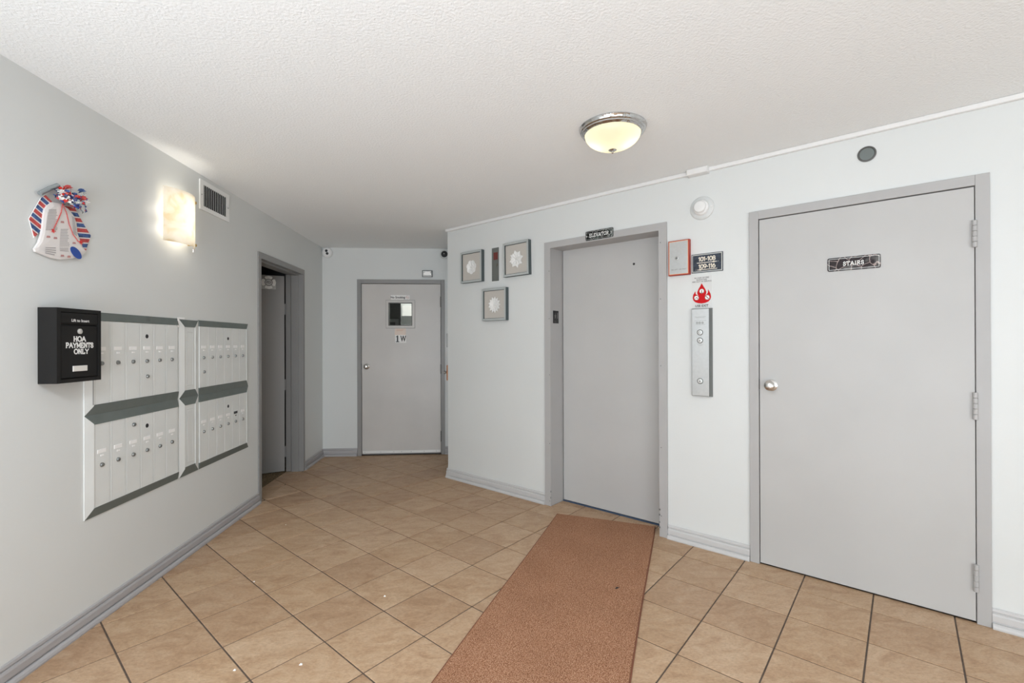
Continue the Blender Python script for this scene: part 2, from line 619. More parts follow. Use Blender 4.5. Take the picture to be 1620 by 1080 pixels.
# ------------------------------------------------------------------ setting: floor and tiles
def clip(poly, a, b, c):
    """keep a*x + b*y <= c"""
    out = []
    for p, q in zip(poly, poly[1:] + poly[:1]):
        dp, dq = a * p[0] + b * p[1] - c, a * q[0] + b * q[1] - c
        if dp <= 0:
            out.append(p)
        if dp * dq < 0:
            t = dp / (dp - dq)
            out.append((p[0] + (q[0] - p[0]) * t, p[1] + (q[1] - p[1]) * t))
    return out


def parea(p):
    return 0.5 * sum(a[0] * b[1] - b[0] * a[1] for a, b in zip(p, p[1:] + p[:1])) if len(p) > 2 else 0


floor = struct('floor', MB().box(-1.99, 4.1, -6.4, 5.66, -0.06, -0.0035), GROUT)
TS, G2 = 0.304, 0.0033
dR_ = -uR


def in_view(p):
    v = Vector((p[0], p[1], 0)) - M.translation
    z = v.dot(F_)
    if z < 0.3:
        return False
    return abs(v.dot(R_) / z) < 0.5 * 1680 / F_PX and -v.dot(U_) / z < 0.5 * 1150 / F_PX


def tile_mesh(poly, cxy):
    """bevelled piece of floor tile: top face, chamfer ring and side ring"""
    n = len(poly)
    c = Vector((sum(p[0] for p in poly) / n, sum(p[1] for p in poly) / n))
    v = []
    for inset, z in ((0.0025, 0.0), (0.0, -0.0016), (0.0, -0.006)):
        for p in poly:
            d = c - Vector(p)
            q = Vector(p) + d.normalized() * min(inset * 1.4, d.length * 0.3)
            v.append((q.x - cxy[0], q.y - cxy[1], z))
    f = [tuple(range(n))]
    for k in range(2):
        for i in range(n):
            j = (i + 1) % n
            f.append((k * n + i, (k + 1) * n + i, (k + 1) * n + j, k * n + j))
    return v, f


full = None
rest = MB()
ntile = 0
CS = 3.39645
for i in range(-30, 14):
    for j in range(-34, 30):
        a0, a1 = 0.72155 + i * TS + G2, 0.72155 + (i + 1) * TS - G2
        b0, b1 = 1.95146 + j * TS + G2, 1.95146 + (j + 1) * TS - G2
        P = lambda a, b: (nR.x * a + dR_.x * b, nR.y * a + dR_.y * b)
        base = [P(a0, b0), P(a0, b1), P(a1, b1), P(a1, b0)]
        if parea(base) < 0:
            base = base[::-1]
        pieces = []
        # main hall, alcove past the corner, elevator threshold, left doorway
        for dom in ('hall', 'alcove', 'lift', 'doorway'):
            q = base
            if dom == 'hall':
                for h in ((-1, 0, DL), (0, 1, DB), (0, -1, 6.1), (1, 0, 3.98)):
                    q = clip(q, *h)
                lim = DR
                if b0 > CS:
                    q = clip(q, 1, 0, COR.x)
                else:
                    lo, hi = CS - 2.13, CS - 1.232
                    if a1 > DR and b1 > lo and b0 < hi:
                        if b0 >= lo and b1 <= hi:
                            lim = 99
                        else:
                            side = clip(q, *((dR_.x, dR_.y, lo) if b0 < lo else (-dR_.x, -dR_.y, -hi)))
                            ins = clip(q, *((-dR_.x, -dR_.y, -lo) if b0 < lo else (dR_.x, dR_.y, hi)))
                            pieces.append(clip(side, nR.x, nR.y, DR))
                            q, lim = ins, 99
                    q = clip(q, nR.x, nR.y, min(lim, DR + 0.157))
            elif dom == 'alcove':
                if b0 > CS or b1 <= CS or a1 < DR:
                    continue
                q = clip(clip(clip(q, 1, 0, COR.x), 0, 1, DB), -nR.x, -nR.y, -DR - 0.004)
            elif dom == 'lift':
                if a0 < DR or a0 > DR + 0.16:
                    continue
                q = clip(clip(q, dR_.x, dR_.y, CS - 1.232), -dR_.x, -dR_.y, -(CS - 2.13))
                q = clip(q, nR.x, nR.y, DR + 0.157)
            else:
                q = clip(clip(clip(q, 0, -1, -3.977), 0, 1, 4.888), 1, 0, -DL)
                q = clip(q, -1, 0, 1.974)
            if dom == 'hall' and a0 > DR and b0 <= CS:
                continue
            pieces.append(q)
        for q in pieces:
            if len(q) < 3 or parea(q) < 0.0006:
                continue
            c = (sum(p[0] for p in q) / len(q), sum(p[1] for p in q) / len(q))
            if not any(in_view(p) for p in q + [c]):
                rest.add(*tile_mesh(q, (0, 0)))
                continue
            whole = abs(parea(q) - parea(base)) < 1e-7
            if whole and full is not None:
                me = full
            else:
                v, f = tile_mesh(q, c)
                me = bpy.data.meshes.new('tile')
                me.from_pydata(v, [], f)
                me.materials.append(TILE)
                if whole:
                    full = me
            o = put('tile', me, floor, T(c[0], c[1], random.uniform(-0.0004, 0.0004)))
            ntile += 1
o = part('tile_field', rest, TILE, floor)
o['kind'] = 'stuff'
print('tiles', ntile)

# ------------------------------------------------------------------ setting: ceiling and walls
struct('ceiling', MB().box(-1.99, 4.2, -6.4, 5.7, CH, CH + 0.1), CEIL)
LT = 0.163        # left wall thickness
struct('wall_left', MB().box(-6.3, 3.94, 0, LT, 0, CH).box(4.925, DB + 0.1, 0, LT, 0, CH).box(3.94, 4.925, 0, LT, 2.045, CH), WALL, WL)
struct('wall_back', MB().box(0, 0.42, 0, 0.16, 0, CH).box(1.38, 1.62, 0, 0.16, 0, CH).box(0.42, 1.38, 0, 0.16, 2.022, CH), WALL, WB)
struct('wall_right', MB().box(0, 1.20, 0, 0.20, 0, CH).box(2.16, 2.715, 0, 0.20, 0, CH).box(3.67, 6.0, 0, 0.20, 0, CH)
       .box(1.20, 2.16, 0, 0.20, 2.09, CH).box(2.715, 3.67, 0, 0.20, 2.055, CH), WALL, WR)
struct('wall_corner', MB().box(0, DB - COR.y - 0.002, 0, 0.1, 0, CH), WALL, WC)
# out of frame: the side wall and the glazed entrance front behind the camera
struct('wall_side', MB().box(3.985, 4.1, -6.3, 0.42, 0, CH), WALL)
rear = MB()
rear.box(-1.81, -1.35, -6.36, -6.2, 0, CH).box(3.2, 4.0, -6.36, -6.2, 0, CH).box(-1.35, 3.2, -6.36, -6.2, 2.3, CH)
rear.box(-1.35, 3.2, -6.36, -6.2, 0, 0.12)
struct('wall_rear', rear, WALL)
wf = struct_root('window_1', T(0, -6.3, 0))
for x in (-1.32, -0.2, 0.92, 2.04, 3.16):
    part('mullion', MB().box(x - 0.03, x + 0.03, -0.03, 0.03, 0.12, 2.3), SDARK, wf)
# closet behind the open door
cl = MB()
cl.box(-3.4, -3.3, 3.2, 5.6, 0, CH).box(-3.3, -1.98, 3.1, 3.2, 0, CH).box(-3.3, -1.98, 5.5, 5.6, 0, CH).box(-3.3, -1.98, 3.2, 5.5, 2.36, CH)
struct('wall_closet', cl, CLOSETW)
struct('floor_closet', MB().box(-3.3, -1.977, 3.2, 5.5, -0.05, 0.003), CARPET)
# corridor seen through the pane of the far door
hl = MB()
hl.m(0).box(-1.153, 0.3, 6.9, 7.0, 0, CH)
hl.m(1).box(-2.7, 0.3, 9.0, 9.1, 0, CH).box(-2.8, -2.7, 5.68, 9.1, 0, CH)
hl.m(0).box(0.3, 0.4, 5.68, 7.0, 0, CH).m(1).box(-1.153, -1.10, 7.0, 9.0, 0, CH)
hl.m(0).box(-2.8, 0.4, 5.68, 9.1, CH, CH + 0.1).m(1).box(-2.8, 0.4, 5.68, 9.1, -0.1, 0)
hl.m(0).box(-1.60, -1.54, 8.95, 9.0, 0, 1.70).box(-1.95, -1.54, 8.95, 9.0, 1.70, 1.76)
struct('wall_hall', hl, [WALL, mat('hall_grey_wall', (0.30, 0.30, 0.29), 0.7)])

# ------------------------------------------------------------------ baseboards and ceiling raceway
BP = [(0, 0), (-0.026, 0), (-0.027, 0.008), (-0.024, 0.017), (-0.017, 0.024), (-0.008, 0.0245), (-0.008, 0.029), (-0.015, 0.033), (-0.015, 0.058),
      (-0.012, 0.066), (-0.005, 0.069), (-0.005, 0.072), (-0.010, 0.076), (-0.008, 0.086), (-0.003, 0.090), (0, 0.090)]


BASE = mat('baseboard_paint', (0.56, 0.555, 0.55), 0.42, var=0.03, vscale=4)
BASEL = mat('baseboard_paint_darker', (0.40, 0.39, 0.395), 0.42, var=0.03, vscale=4)  # darker version of the baseboard paint, used on left and back walls


def baseboard(name, fr, a, b, m_):
    struct(name, MB().extrude(BP, a, b), m_, fr)


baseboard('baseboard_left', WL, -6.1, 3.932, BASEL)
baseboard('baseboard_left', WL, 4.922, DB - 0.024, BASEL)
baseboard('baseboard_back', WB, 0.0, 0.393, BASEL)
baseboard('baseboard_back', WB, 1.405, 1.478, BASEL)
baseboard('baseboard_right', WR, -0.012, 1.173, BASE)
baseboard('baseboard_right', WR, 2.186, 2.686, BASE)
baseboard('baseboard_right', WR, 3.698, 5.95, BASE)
baseboard('baseboard_corner', WC, 0.024, DB - COR.y, BASE)
struct('trim_1', MB().cbox(-0.012, 2.331, -0.020, -0.0005, CH - 0.026, CH - 0.001, 0.003), WHITE, WR)
struct('trim_1', MB().cbox(2.459, 6.0, -0.020, -0.0005, CH - 0.026, CH - 0.001, 0.003), WHITE, WR)


# ------------------------------------------------------------------ doors
def knob(parent, x, z, y=0.0, r=0.028):
    k = part('knob', MB().lathe([(0.033, 0.0), (0.033, 0.006), (0.026, 0.010), (0.012, 0.014), (0.011, 0.032), (0.020, 0.038), (r, 0.048), (r, 0.058), (0.021, 0.066), (0.010, 0.069)], (x, y, z)), SATIN, parent)
    return k


def hinge(parent, x, z0, z1, y, m_, r=0.0085):
    mb = MB()
    h = (z1 - z0) / 5
    for k in range(5):
        mb.lathe([(r * 0.8, k * h), (r, k * h + 0.001), (r, (k + 1) * h - 0.0015), (r * 0.8, (k + 1) * h - 0.0005)], (x, y, z0), 'z', 12)
    mb.box(x - 0.006, x + 0.006, y + r * 0.6, y + r + 0.004, z0 + 0.002, z1 - 0.002)
    return part('hinge', mb, m_, parent)


# door_1: open door in the left wall
d1 = struct_root('door_1', WL)
fr = MB()
fr.box(3.93, 3.975, -0.012, 0.0, 0, 2.062).box(4.89, 4.925, -0.012, 0.0, 0, 2.062).box(3.975, 4.89, -0.012, 0.0, 2.012, 2.062)
fr.box(3.942, 3.975, 0.0, LT, 0, 2.04).box(4.89, 4.922, 0.0, LT, 0, 2.04).box(3.975, 4.89, 0.0, LT, 2.012, 2.044)
fr.box(3.975, 3.987, 0.035, 0.105, 0, 2.012).box(4.878, 4.89, 0.035, 0.105, 0, 2.012).box(3.987, 4.878, 0.035, 0.105, 2.0, 2.012)
part('door_frame', fr, BTRIM, d1)
ang = math.radians(64)
# slab swings on the far jamb into the closet
slabm = frame((4.868, 0.168, 0), (math.cos(PI + ang), math.sin(PI - ang), 0), (-math.sin(PI - ang), math.cos(PI + ang), 0))
sl = part('door_slab', MB().box(0.0, 0.875, -0.042, 0.0, 0.012, 1.990), BTRIM, d1, mw=slabm)
for z in (0.15, 0.83, 1.60):
    part('hinge', MB().box(-0.022, 0.0, -0.030, -0.018, z, z + 0.11), BTRIM, sl)
part('hinge_rail', MB().box(4.868, 4.889, 0.108, 0.155, 0.01, 2.0), BTRIM, d1)

# door_2: corridor door with a small pane
d2 = struct_root('door_2', WB)
fr = MB()
fr.box(0.442, 0.458, 0.044, 0.10, 0, 1.999).box(1.342, 1.360, 0.044, 0.10, 0, 1.999).box(0.458, 1.342, 0.044, 0.10, 1.98, 1.999).box(0.458, 1.342, 0.044, 0.10, -0.001, 0.03)
fr.box(0.395, 0.442, -0.012, 0.10, 0, 2.047).box(1.360, 1.403, -0.012, 0.10, 0, 2.047).box(0.442, 1.360, -0.012, 0.10, 1.999, 2.047)
part('door_frame', fr, BTRIM, d2, bevel=0.002)
sl = MB()
gx0, gx1, gz0, gz1 = 0.752, 1.027, 1.508, 1.778
sl.box(0.447, gx0, -0.004, 0.04, 0.022, 1.994).box(gx1, 1.354, -0.004, 0.04, 0.022, 1.994).box(gx0, gx1, -0.004, 0.04, gz1, 1.994).box(gx0, gx1, -0.004, 0.04, 0.022, gz0)
slab2 = part('door_slab', sl, BDOOR, d2)
wfr = MB()
for a in ((gx0 - 0.027, gx0, gz0 - 0.027, gz1 + 0.027), (gx1, gx1 + 0.027, gz0 - 0.027, gz1 + 0.027), (gx0, gx1, gz1, gz1 + 0.027), (gx0, gx1, gz0 - 0.027, gz0)):
    wfr.box(a[0], a[1], -0.011, -0.0045, a[2], a[3])
part('window_frame', wfr, BDOOR, slab2)
part('frame_shadow_gap', MB().box(gx0 - 0.030, gx0 - 0.026, -0.0058, -0.0042, gz0 - 0.030, gz1 + 0.030).box(gx1 + 0.026, gx1 + 0.030, -0.0058, -0.0042, gz0 - 0.030, gz1 + 0.030)
     .box(gx0 - 0.026, gx1 + 0.026, -0.0058, -0.0042, gz1 + 0.026, gz1 + 0.030).box(gx0 - 0.026, gx1 + 0.026, -0.0058, -0.0042, gz0 - 0.030, gz0 - 0.026), FRAMEG, slab2)
gk = MB()
for a in ((gx0, gx0 + 0.008, gz0, gz1), (gx1 - 0.008, gx1, gz0, gz1), (gx0, gx1, gz1 - 0.008, gz1), (gx0, gx1, gz0, gz0 + 0.008)):
    gk.box(a[0], a[1], -0.008, 0.03, a[2], a[3])
part('window_gasket', gk, FRAMEG, slab2)
part('pane', MB().box(gx0 + 0.006, gx1 - 0.006, 0.012, 0.018, gz0 + 0.006, gz1 - 0.006), GLASS, slab2)
sw = MB().cbox(0.455, 1.350, -0.010, -0.0045, 0.024, 0.056, 0.002)
part('door_sweep', sw, mat('sweep_aluminium', (0.74, 0.74, 0.72), 0.5, 0.3), slab2, 'pale metal sweep strip')
scr = MB()
for x in (0.48, 0.66, 0.81, 0.90, 1.01, 1.16, 1.30):
    scr.lathe([(0.004, 0), (0.003, 0.0015)], (x, -0.010, 0.041), n=8)
part('screw', scr, LOCK, slab2)
knob(slab2, 0.503, 1.036, -0.004)
for z0, z1 in ((1.725, 1.85), (0.945, 1.056), (0.150, 0.276)):
    hinge(d2, 1.357, z0, z1, -0.014, mat('hinge_dark', (0.17, 0.165, 0.16), 0.5, 0.3), 0.006)
part('latch_strike', MB().box(0.4425, 0.4465, -0.0125, -0.004, 1.0, 1.07), SLOTG, d2)

# door_3: elevator
d3 = struct_root('door_3', WR)
fr = MB()
fr.box(1.174, 1.233, -0.014, 0.0, 0, 2.113).box(2.129, 2.184, -0.014, 0.0, 0, 2.113).box(1.233, 2.129, -0.014, 0.0, 2.063, 2.113)
fr.box(1.202, 1.232, 0.0, 0.19, 0, 2.088).box(2.130, 2.158, 0.0, 0.19, 0, 2.088).box(1.232, 2.130, 0.0, 0.19, 2.064, 2.088)
part('door_frame', fr, TRIM, d3)
dots = MB()
for z in (1.98, 1.60, 1.15, 0.6, 0.14):
    dots.lathe([(0.004, 0), (0.003, 0.001)], (2.142, -0.014, z), n=8)
    dots.lathe([(0.004, 0), (0.003, 0.001)], (1.222, -0.014, z - 0.1), n=8)
part('rivet', dots, SDARK, d3)
es = part('elevator_panel', MB().box(1.240, 2.2, 0.160, 0.19, 0.014, 2.075), DOOR, d3)
pk = MB().lathe([(0.009, 0), (0.009, 0.001)], (1.868, 0.160, 1.888), n=12)
part('peephole', pk, BLACK, es, 'small black key hole')
part('sill', MB().box(1.232, 2.13, 0.1585, 0.22, -0.02, 0.009), mat('blue_grey_sill', (0.06, 0.10, 0.17), 0.5, 0.2), d3)
part('shaft_backing', MB().box(1.15, 2.25, 0.2, 0.24, 0, 2.2), DARK, d3)
bl = MB()
for z, u in ((0.14, 0.004), (0.175, 0.006), (0.055, 0.004), (0.09, 0.003)):
    bl.box(2.126, 2.126 + u + 0.005, -0.0146, -0.0135, z, z + 0.012)
bl.box(1.229, 1.236, -0.0146, -0.0135, 0.11, 0.125).box(1.228, 1.234, -0.0146, -0.0135, 0.06, 0.075)
part('paint_chip', bl, SDARK, d3)

# door_4: stairs
d4 = struct_root('door_4', WR)
fr = MB()
fr.box(2.688, 2.738, -0.016, 0.10, 0, 2.082).box(3.648, 3.697, -0.016, 0.10, 0, 2.082).box(2.738, 3.648, -0.016, 0.10, 2.033, 2.082)
part('door_frame', fr, TRIM, d4, bevel=0.002)
slab4 = part('door_slab', MB().box(2.7425, 3.6452, -0.010, 0.034, 0.010, 2.0275), DOOR, d4)
part('backing', MB().box(2.73, 3.66, 0.10, 0.14, 0.0, 2.06), DARK, d4)
knob(slab4, 2.803, 1.057, -0.010)
part('latch_strike', MB().box(2.7385, 2.742, -0.012, 0.0, 1.03, 1.09), SLOTG, d4)
for z0, z1 in ((1.745, 1.871), (0.946, 1.073), (0.150, 0.277)):
    hinge(d4, 3.6455, z0, z1, -0.021, TRIM, 0.0095)

# ------------------------------------------------------------------ ceiling lamp
lamp = thing('ceiling_lamp', 'round flush ceiling lamp with chrome ring and lit frosted glass bowl', 'lamp', T(0.6836, 2.341, CH))
part('chrome_ring', MB().lathe([(0.10, -0.001), (0.168, -0.001), (0.170, -0.006), (0.166, -0.012), (0.164, -0.020), (0.158, -0.024), (0.157, -0.030), (0.148, -0.036), (0.142, -0.037), (0.140, -0.030)], axis='z', n=56), CHROME, lamp)
prof = [(0.141, -0.030)]
for k in range(1, 15):
    t = k / 14 * PI / 2
    prof.append((0.141 * math.cos(t) ** 1.12 if k < 14 else 0.004, -0.034 - 0.080 * math.sin(t)))
bowl = MB().lathe(prof, axis='z', n=56)
bowl.f = bowl.f[:-2]
bowl.mi = bowl.mi[:-2]
bowl.smooth = bowl.smooth[:-2]
part('glass_bowl', bowl, BOWL, lamp, 'lit frosted glass bowl')
part('finial', MB().lathe([(0.004, -0.110), (0.020, -0.112), (0.021, -0.116), (0.012, -0.121), (0.005, -0.123), (0.005, -0.127), (0.006, -0.130), (0.002, -0.134)], axis='z', n=20), SATIN, lamp)
for dx in (-0.065, 0.065):
    l = bpy.data.lights.new('bulb', 'POINT')
    l.energy, l.color, l.shadow_soft_size = 0.27, (1.0, 0.94, 0.80), 0.03
    bo = bpy.data.objects.new('bulb', l)
    COL.objects.link(bo)
    bo.parent = lamp
    bo.location = (dx, -dx * 0.35, -0.052)

# ------------------------------------------------------------------ left wall: sconce, vent, bell, cameras
sc = thing('wall_sconce', 'lit curved alabaster wall sconce beside the air vent', 'lamp', WL @ T(2.90, 0, 2.052))
sh = MB()
N = 18
vf, vb = [], []
for k in range(N + 1):
    x = -0.14 + 0.28 * k / N
    y = -(0.030 + 0.058 * (1 - (x / 0.14) ** 2))
    for z in (-0.155, 0.155):
        vf.append((x, y, z))
        vb.append((x, y + 0.006, z))
fs = []
n2 = len(vf)
for k in range(N):
    a = 2 * k
    fs += [(a, a + 2, a + 3, a + 1), (n2 + a, n2 + a + 1, n2 + a + 3, n2 + a + 2), (a, n2 + a, n2 + a + 2, a + 2), (a + 1, a + 3, n2 + a + 3, n2 + a + 1)]
fs += [(0, 1, n2 + 1, n2), (n2 - 2, 2 * n2 - 2, 2 * n2 - 1, n2 - 1)]
sh.add(vf + vb, fs, True)
part('alabaster_shade', sh, ALAB, sc)
part('back_plate', MB().cbox(-0.06, 0.06, -0.014, -0.001, -0.09, 0.09, 0.003), WHITE, sc)
for sx_ in (0.116,):
    for sz_ in (-0.132, 0.132):
        part('screw', MB().lathe([(0.004, -0.044), (0.004, 0.0), (0.009, 0.001), (0.009, 0.005), (0.004, 0.008)], (sx_, -0.0495, sz_), n=12), GOLD, sc)
part('glass_tab', MB().box(0.122, 0.139, -0.036, -0.030, -0.175, -0.155), WHITE, sc)
for z in (-0.06, 0.06):
    l = bpy.data.lights.new('bulb', 'POINT')
    l.energy, l.color, l.shadow_soft_size = 0.8, (1.0, 0.93, 0.82), 0.018
    bo = bpy.data.objects.new('bulb', l)
    COL.objects.link(bo)
    bo.parent = sc
    bo.location = (0, -0.048, z)

vent = thing('air_vent', 'white rectangular air vent grille high on the wall under the ceiling', 'vent', WL @ T(3.316, 0, 2.282))
vm = MB()
vx, vz, bx = 0.175, 0.098, 0.036
for a in ((-vx, -vx + bx, -vz, vz), (vx - bx, vx, -vz, vz), (-vx + bx, vx - bx, vz - 0.028, vz), (-vx + bx, vx - bx, -vz, -vz + 0.028)):
    vm.box(a[0], a[1], -0.008, -0.0005, a[2], a[3])
part('vent_frame', vm, mat('vent_white', (0.86, 0.87, 0.86), 0.45), vent)
part('duct_opening', MB().box(-0.139, 0.139, -0.002, -0.0006, -0.07, 0.07), DARK, vent)
slat = MB().add([(-0.006, -0.009, -0.07), (-0.0045, -0.0105, -0.07), (0.0065, -0.0035, -0.07), (0.005, -0.0022, -0.07),
                 (-0.006, -0.009, 0.07), (-0.0045, -0.0105, 0.07), (0.0065, -0.0035, 0.07), (0.005, -0.0022, 0.07)],
                [(0, 1, 2, 3), (4, 7, 6, 5), (0, 4, 5, 1), (1, 5, 6, 2), (2, 6, 7, 3), (3, 7, 4, 0)]).mesh('slat', mat('vent_slat', (0.62, 0.64, 0.63), 0.45))
for k in range(13):
    put('slat', slat, vent, T(-0.129 + 0.258 * k / 12, 0, 0))
part('damper_lever', MB().box(0.128, 0.146, -0.016, -0.009, 0.0, 0.008), WHITE, vent)
for x in (-0.158, 0.158):
    part('screw', MB().lathe([(0.0045, 0), (0.003, 0.002)], (x, -0.008, 0.0), n=8), LOCK, vent)

bell = thing('bell_decoration', 'patriotic paper bell with red and blue striped ribbon hung on the wall', 'decoration', WL @ T(2.13, 0, 1.82))
BELL = [(-0.040, 0.089), (-0.063, 0.067), (-0.076, 0.045), (-0.081, 0.004), (-0.084, -0.030), (-0.088, -0.056), (-0.100, -0.095), (-0.119, -0.124),
        (-0.114, -0.134), (-0.082, -0.140), (-0.045, -0.147), (-0.004, -0.147), (0.052, -0.133), (0.099, -0.113), (0.132, -0.086), (0.110, -0.073),
        (0.097, -0.045), (0.082, -0.014), (0.077, 0.030), (0.063, 0.060), (0.034, 0.083), (-0.006, 0.094)]
LEFT = [(-0.063, 0.112), (-0.033, 0.094), (-0.052, 0.064), (-0.073, 0.041), (-0.079, 0.012), (-0.081, -0.016), (-0.087, -0.044), (-0.112, -0.078), (-0.134, -0.006), (-0.106, 0.048), (-0.081, 0.096)]
RIGHT = [(0.018, 0.102), (0.055, 0.095), (0.08, 0.095), (0.101, 0.067), (0.128, 0.033), (0.163, -0.006), (0.145, -0.053), (0.136, -0.081), (0.111, -0.1), (0.097, -0.063), (0.08, -0.041), (0.08, -0.001), (0.073, 0.038), (0.059, 0.067), (0.03, 0.08)]


def dome_poly(mb, pts, y_edge, y_mid, back):
    """outline with a raised middle ring so that it reads as puffed paper"""
    n = len(pts)
    c = Vector((sum(p[0] for p in pts) / n, sum(p[1] for p in pts) / n))
    rings = [(1.0, back), (1.0, y_edge), (0.88, y_edge - (y_edge - y_mid) * 0.7), (0.5, y_mid)]
    v, f = [], []
    for k, y in rings:
        for p in pts:
            q = c + (Vector(p) - c) * k
            v.append((q.x, y, q.y))
    for r in range(len(rings) - 1):
        for i in range(n):
            j = (i + 1) % n
            f.append((r * n + i, r * n + j, (r + 1) * n + j, (r + 1) * n + i))
    f.append(tuple(range(3 * n, 4 * n)))
    f.append(tuple(range(n)))
    return mb.add(v, f, False)


part('bell_body', dome_poly(MB(), BELL, -0.014, -0.0185, -0.005), FABW, bell, 'white printed paper bell')
for nm, pts, dirv, step, start in (('ribbon', LEFT, Vector((0.80, -0.42)), 0.0215, -0.2), ('ribbon', RIGHT, Vector((0.97, 0.16)), 0.0225, -0.2)):
    rb = part(nm, MB().prism(pts, -0.006, -0.002), FABW, bell, 'red, white and blue striped ribbon')
    dirv.normalize()
    nn = Vector((-dirv.y, dirv.x))
    ms = [MB(), MB()]
    for k in range(20):
        lo = start + k * step
        q = clip(clip(pts, -nn.x, -nn.y, -lo), nn.x, nn.y, lo + step * 0.74)
        if len(q) > 2 and abs(parea(q)) > 2e-5:
            ms[k % 2].prism(q, -0.0066, -0.006)
    part('stripe', ms[0], FRED, rb, 'red stripes')
    part('stripe', ms[1], FBLUE, rb, 'blue stripes')
tx = MB()
for q in ([(-0.063, 0.054), (-0.018, 0.067), (-0.022, -0.025), (-0.078, -0.039)], [(-0.008, -0.015), (0.032, -0.005), (0.036, -0.083), (-0.014, -0.094)],
          [(-0.078, -0.107), (-0.029, -0.097), (-0.026, -0.138), (-0.080, -0.136)], [(0.046, 0.056), (0.064, 0.050), (0.074, -0.030), (0.054, -0.021)],
          [(-0.014, -0.096), (0.038, -0.086), (0.042, -0.107), (-0.010, -0.112)]):
    hgt = q[0][1] - q[3][1]
    nl = max(4, int(hgt / 0.0062))
    for k in range(nl):
        t0, t1 = (k + 0.25) / nl, (k + 0.70) / nl
        L0 = [q[0][i] + (q[3][i] - q[0][i]) * t0 for i in (0, 1)]
        L1 = [q[0][i] + (q[3][i] - q[0][i]) * t1 for i in (0, 1)]
        Rr0 = [q[1][i] + (q[2][i] - q[1][i]) * t0 for i in (0, 1)]
        Rr1 = [q[1][i] + (q[2][i] - q[1][i]) * t1 for i in (0, 1)]
        j = random.uniform(0.75, 1.0)
        Rr0 = [L0[i] + (Rr0[i] - L0[i]) * j for i in (0, 1)]
        Rr1 = [L1[i] + (Rr1[i] - L1[i]) * j for i in (0, 1)]
        tx.add([(L1[0], -0.0190, L1[1]), (Rr1[0], -0.0190, Rr1[1]), (Rr0[0], -0.0190, Rr0[1]), (L0[0], -0.0190, L0[1])], [(0, 1, 2, 3)])
_o = part('print_lines', tx, mat('bell_print', (0.40, 0.38, 0.38), 0.9), bell, 'rows of fine grey printed lines')
_o['kind'] = 'stuff'
mk = MB()
for x, z in ((-0.065, -0.063), (-0.033, -0.061), (0.0, 0.015), (0.0, -0.130), (0.032, -0.128), (0.058, -0.063)):
    s_ = 1 if x < 0.02 else -1
    mk.add([(x - 0.009, -0.0193, z - 0.005), (x + 0.009, -0.0193, z - 0.002), (x + 0.007, -0.0193, z + 0.006), (x - 0.007, -0.0193, z + 0.004)], [(0, 1, 2, 3)])
_o = part('flag_print', mk, PINK, bell, 'small faded flag prints')
_o['kind'] = 'stuff'
ov = [(0.068 + 0.033 * math.cos(t) * 0.80 + 0.019 * math.sin(t) * 0.60, -0.104 - 0.033 * math.cos(t) * 0.60 + 0.019 * math.sin(t) * 0.80) for t in [2 * PI * k / 20 for k in range(20)]]
part('oval_badge', MB().prism(ov, -0.0196, -0.0183), FBL2, bell, 'blue oval badge')
for pts in ([(-0.002, 0.092), (-0.008, 0.056), (-0.023, 0.02), (-0.041, -0.019), (-0.047, -0.033)], [(0, 0.092), (0.018, 0.059), (0.03, 0.016), (0.05, -0.026), (0.075, -0.050), (0.090, -0.053)]):
    mb = MB()
    for p, q in zip(pts, pts[1:]):
        nb = max(2, int(math.dist(p, q) / 0.0055))
        for k in range(nb):
            t = k / nb
            mb.lathe([(0.0005, -0.0024), (0.0022, -0.0010), (0.0022, 0.0010), (0.0005, 0.0024)], (p[0] + (q[0] - p[0]) * t, -0.0215, p[1] + (q[1] - p[1]) * t), n=6)
    e = pts[-1]
    for k in range(5):
        a = k * 2 * PI / 5
        mb.tube([(e[0], -0.0215, e[1]), (e[0] + 0.009 * math.cos(a), -0.0235, e[1] + 0.009 * math.sin(a))], 0.0018, 5)
    part('bead_cord', mb, BRED, bell, 'red bead cord ending in a small knot')
# bow of tinsel, scrolled banner and rosettes on top
sc_ = MB().tube([(-0.100, -0.016, 0.107), (-0.060, -0.018, 0.140), (-0.022, -0.020, 0.167)], 0.0095, 10)
part('scroll_banner', sc_, TINS, bell, 'rolled silvery banner')
for mname, m_, cnt, seed in (('tinsel', TINS, 26, 1), ('tinsel', BRED, 34, 2), ('tinsel', FBL2, 32, 3), ('tinsel', FRED, 30, 5), ('tinsel', PAPER, 24, 4), ('tinsel', FBLUE, 26, 9)):
    rr = random.Random(seed)
    mb = MB()
    for k in range(cnt):
        bx_ = rr.uniform(-0.035, 0.10)
        bz_ = 0.128 - 0.08 * max(0, bx_ - 0.03) + rr.uniform(-0.026, 0.024)
        a = rr.uniform(0, 2 * PI)
        ln = rr.uniform(0.012, 0.028)
        y = rr.uniform(-0.040, -0.014)
        dx, dz = math.cos(a) * ln, math.sin(a) * ln * 0.8
        wx, wz = -math.sin(a) * 0.005, math.cos(a) * 0.005
        mb.add([(bx_ - wx, y, bz_ - wz), (bx_ + dx * 0.6 - wx, y - 0.008, bz_ + dz * 0.6 - wz), (bx_ + dx, y - 0.002, bz_ + dz), (bx_ + dx * 0.6 + wx, y - 0.008, bz_ + dz * 0.6 + wz), (bx_ + wx, y, bz_ + wz)],
               [(0, 1, 2, 3, 4)])
    part(mname, mb, m_, bell)
